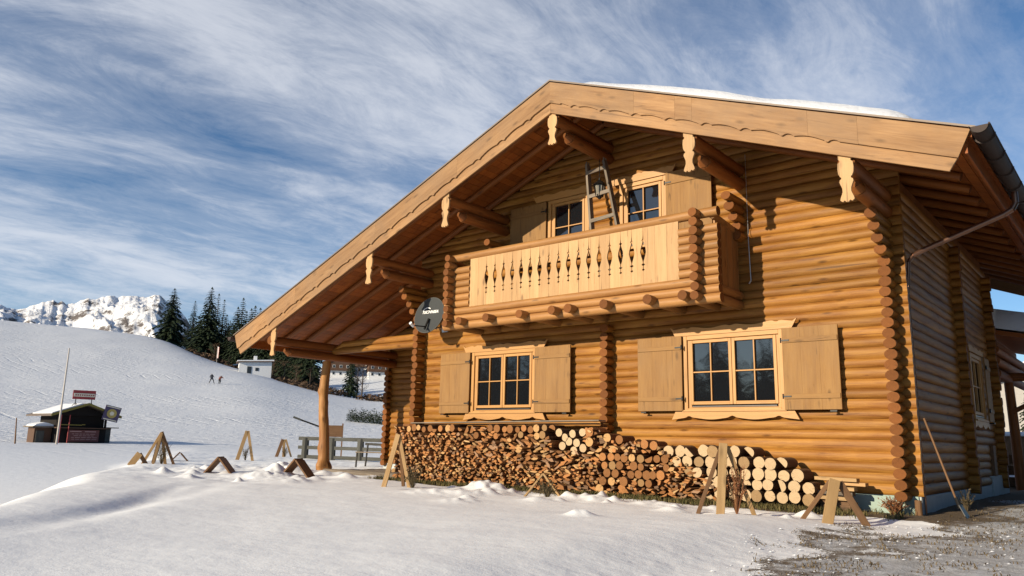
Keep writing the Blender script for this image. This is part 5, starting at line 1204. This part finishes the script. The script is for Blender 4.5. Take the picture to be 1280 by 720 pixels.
a=Vector((-.2,-.25,2.43)); b=Vector((-2.1,-.25,1.82)); rs.poly([a,b,b+Vector((0,0,.05)),a+Vector((0,0,.09))],(0,3.0,0))
rf=kp(mb,'roof',['roofedge']); tr.build('verge_trim',['kyel'],rf); rs.build('snow_layer',['snow'],rf)
mb=MB(); mb.box(-.85,1.2,-.12,-.06,.12,.85); kp(mb,'menu_board',['menub'])
mrr=random.Random(4)
mb=MB()
for i,zz_ in enumerate((.72,.58,.47,.36,.25)):
    x0=-.75 if i==0 else -.55+mrr.uniform(-.1,.1)
    while x0<(1.1 if i==0 else .85):
        l=mrr.uniform(.12,.35) if i else .75; mb.box(x0,min(x0+l,1.12),-.135,-.121,zz_,zz_+(.05 if i==0 else .028)); x0+=l+(.22 if i==0 else .07)
kp(mb,'menu_lines',['kpink'])
mb=MB(); mb.box(-1.7,1.9,-.25,.08,.93,.99); kp(mb,'counter',['brownwood'])
for xx in (-1.5,-.95): mb=MB(); mb.cyl((xx,-.3,-.1),(xx,-.3,1.75),.03,n=8); kp(mb,'pillar',['kred'])
mb=MB(); mb.box(-.1,.1,-.33,-.27,1.15,1.2) ; mb.box(-1.5,-.1,-.33,-.27,1.12,1.17); kp(mb,'bar_rail',['kyel']) 
mb=MB(); mb.box(-2.7,-1.62,.6,1.6,-.2,.95); an=kp(mb,'annex',['brownwood']); mb=MB(); mb.box(-2.6,-2.1,.54,.598,.0,.75); mb.build('panel',['fence'],an); mb=MB(); mb.box(-2.95,-1.60,.3,1.8,.953,1.03); mb.build('annex_roof',['grey'],an); mb=MB(); mb.poly([(-2.85,.4,1.033),(-1.62,.4,1.033),(-1.65,.4,1.15),(-2.2,.4,1.27),(-2.7,.4,1.15)],(0,1.3,0)); mb.build('snow_layer',['snow'],an)
mb=MB(); mb.box(1.80,2.2,.3,1.5,-.2,1.0); bx=kp(mb,'side_cabinet',['fence']); mb=MB(); mb.box(1.78,2.7,.2,1.7,1.003,1.06); mb.build('shelf',['grey'],bx)
# signs on the roof
S=empty('roof_sign',(kx,ky,kz+2.14),R(69.05+8)); tag(S,'small red roof sign with a cream band on two legs above the kiosk','sign')
mb=MB(); mb.box(-.62,.52,-.03,.03,.30,.80); lp(mb.build('sign_panel',['kred']),S); mb=MB(); mb.box(-.58,.48,-.045,-.031,.44,.63); bd=lp(mb.build('sign_band',['kcream']),S)
mb=MB()
for i in range(9): x0=-.5+i*.11; mb.box(x0,x0+.06,-.055,-.046,.50,.57)
mb.build('sign_marks',['kred'],bd)
for xx in (-.45,.35):
    mb=MB(); mb.bar((xx,0,-.05),(xx,0,.30),.04,.04,(0,1,0)); mb.bar((xx-.15,0,-.08),(xx,0,.12),.03,.03,(0,1,0)); mb.bar((xx+.15,0,-.08),(xx,0,.12),.03,.03,(0,1,0)); lp(mb.build('leg',['darkmetal']),S)
e=empty('tilted_sign',(K.matrix_basis@Vector((1.65,-.62,1.93)))[:],R(69.05+10)); e.rotation_euler=(0,R(12),R(69.05+12)); tag(e,'square violet sign with a golden emblem tilted on the right roof edge of the kiosk','sign')
mb=MB(); mb.box(-.42,.42,-.04,.04,-.42,.42); lp(mb.build('sign_panel',['kpurple']),e); mb=MB(); mb.cyl((0,-.041,0),(0,-.06,0),.26,n=24); g_=lp(mb.build('emblem',['kgold']),e)
mb=MB(); mb.cyl((0,-.061,0),(0,-.075,0),.13,n=5); mb.build('emblem_star',['kcream'],g_)
mb=MB(); mb.box(-.36,.36,-.055,-.041,.33,.38); mb.box(-.36,.36,-.055,-.041,-.38,-.33); lp(mb.build('sign_border',['kcream']),e)
for nm,a,d,h,r_,lab,mt in (('flag_pole',70.0,45.5,4.85,.055,'tall bare pale pole standing before the kiosk','kpole'),('marker_stake',72.2,45.5,1.25,.04,'short thin dark stake leaning in the snow at the far left','darklath')):
    if mt=='kpole': M['kpole']=plain('pale_pole',(.42,.38,.34),.6)
    x,y=polar(a,d); z=h1(x,y); mb=MB(); ln=.05 if h<2 else -.0; mb.cyl((0,0,-.2),(-.1 if h<2 else 0,0,h),r_,r_*.6,n=8); o=mb.build(nm,[mt],smooth=50); o.location=(x,y,z); o.rotation_euler=(0,0,R(a)); tag(o,lab,'pole')
x,y=polar(53.9,36); z=h1(x,y); e=empty('barrier_arm',(x,y,z),R(54)); tag(e,'thin dark arm with pale tip on a post behind the porch post','barrier')
mb=MB(); mb.bar((-.75,0,1.45),(.3,0,1.10),.05,.07); lp(mb.build('arm',['iron']),e); mb=MB(); mb.bar((-1.05,0,1.56),(-.753,0,1.452),.07,.09); lp(mb.build('tip',['fence']),e); mb=MB(); mb.box(.15,.25,-.05,.05,-.1,1.5); lp(mb.build('stand',['darklath']),e)
# heap of snow beside the skiers and a stub in the slope are part of the ground relief
# ------------------------------------------------------------------ right background behind the rear porch
chalet(5.6,70,12,9,4.6,2.0,-30,'greyhouse','greyhouse','brownwood','pale house with a broad brown roof behind the rear porch at the right edge',nw=3,balc=False,over=1.0)
tree('spruce1',8.3,44,4.6,'small spruce behind the rear porch post','trees at the right edge')
tree('spruce0',6.2,52,4.6,'dark spruce in front of the cream house at the right edge','trees at the right edge')
cx_,cy_=polar(7.2,33); e=empty('board_fence',(cx_,cy_,h1(cx_,cy_)),R(8)); tag(e,'dark board fence with snow on top behind the rear porch post','fence')
mb=MB(); 
for k in range(16): mb.box(-3.6+k*.45,-3.6+k*.45+.40,-.02,.02,-.1,1.35,rnd=.5)
lp(mb.build('boards',['darklath']),e); mb=MB(); mb.box(-3.65,3.65,-.16,.16,1.353,1.50); lp(mb.build('snow_cap',['snow'],bevel=.04),e)
for k in range(4): mb=MB(); mb.box(-3.6+k*2.35,-3.48+k*2.35,.03,.15,-.1,1.35); lp(mb.build('fence_post',['darklath']),e)
cx_,cy_=polar(6.8,25); z=h1(cx_,cy_)
for k in range(3):
    mb=MB(); mb.box(-1.6,1.6,-.25,.25,.0+k*.30,.24+k*.30); o=mb.build('timber_beam_bundle',['darklath'],bevel=.01); o.location=(cx_+.3,cy_,z+.02); tag(o,['lowest','middle','topmost'][k]+' dark timber baulk of the stack behind the rear porch post','timber','stacked timber baulks')
rr=random.Random(32)  # unseen spruces added to darken the side wall by blocking skylight
for i in range(16):
    tree('spruce%d'%rr.choice((0,1,3,4)),0,0,rr.uniform(11,15),'added spruce out of view right of the yard, blocking skylight from the side wall','added spruces screening the side wall from the sky',rscale=1.5,xy=(rr.uniform(21,26),-7+i*2.2))
# ------------------------------------------------------------------ wood behind the viewer that mirrors in the window panes
rr=random.Random(31)
for i in range(56):
    a=120+i*1.05+rr.uniform(-.5,.5); d=rr.uniform(92,125); tree('spruce%d'%rr.choice((0,1,3,4)),a,d,rr.uniform(14,20),'spruce in the wood behind the viewpoint, mirrored in the panes','spruces behind the viewpoint',rscale=1.7)
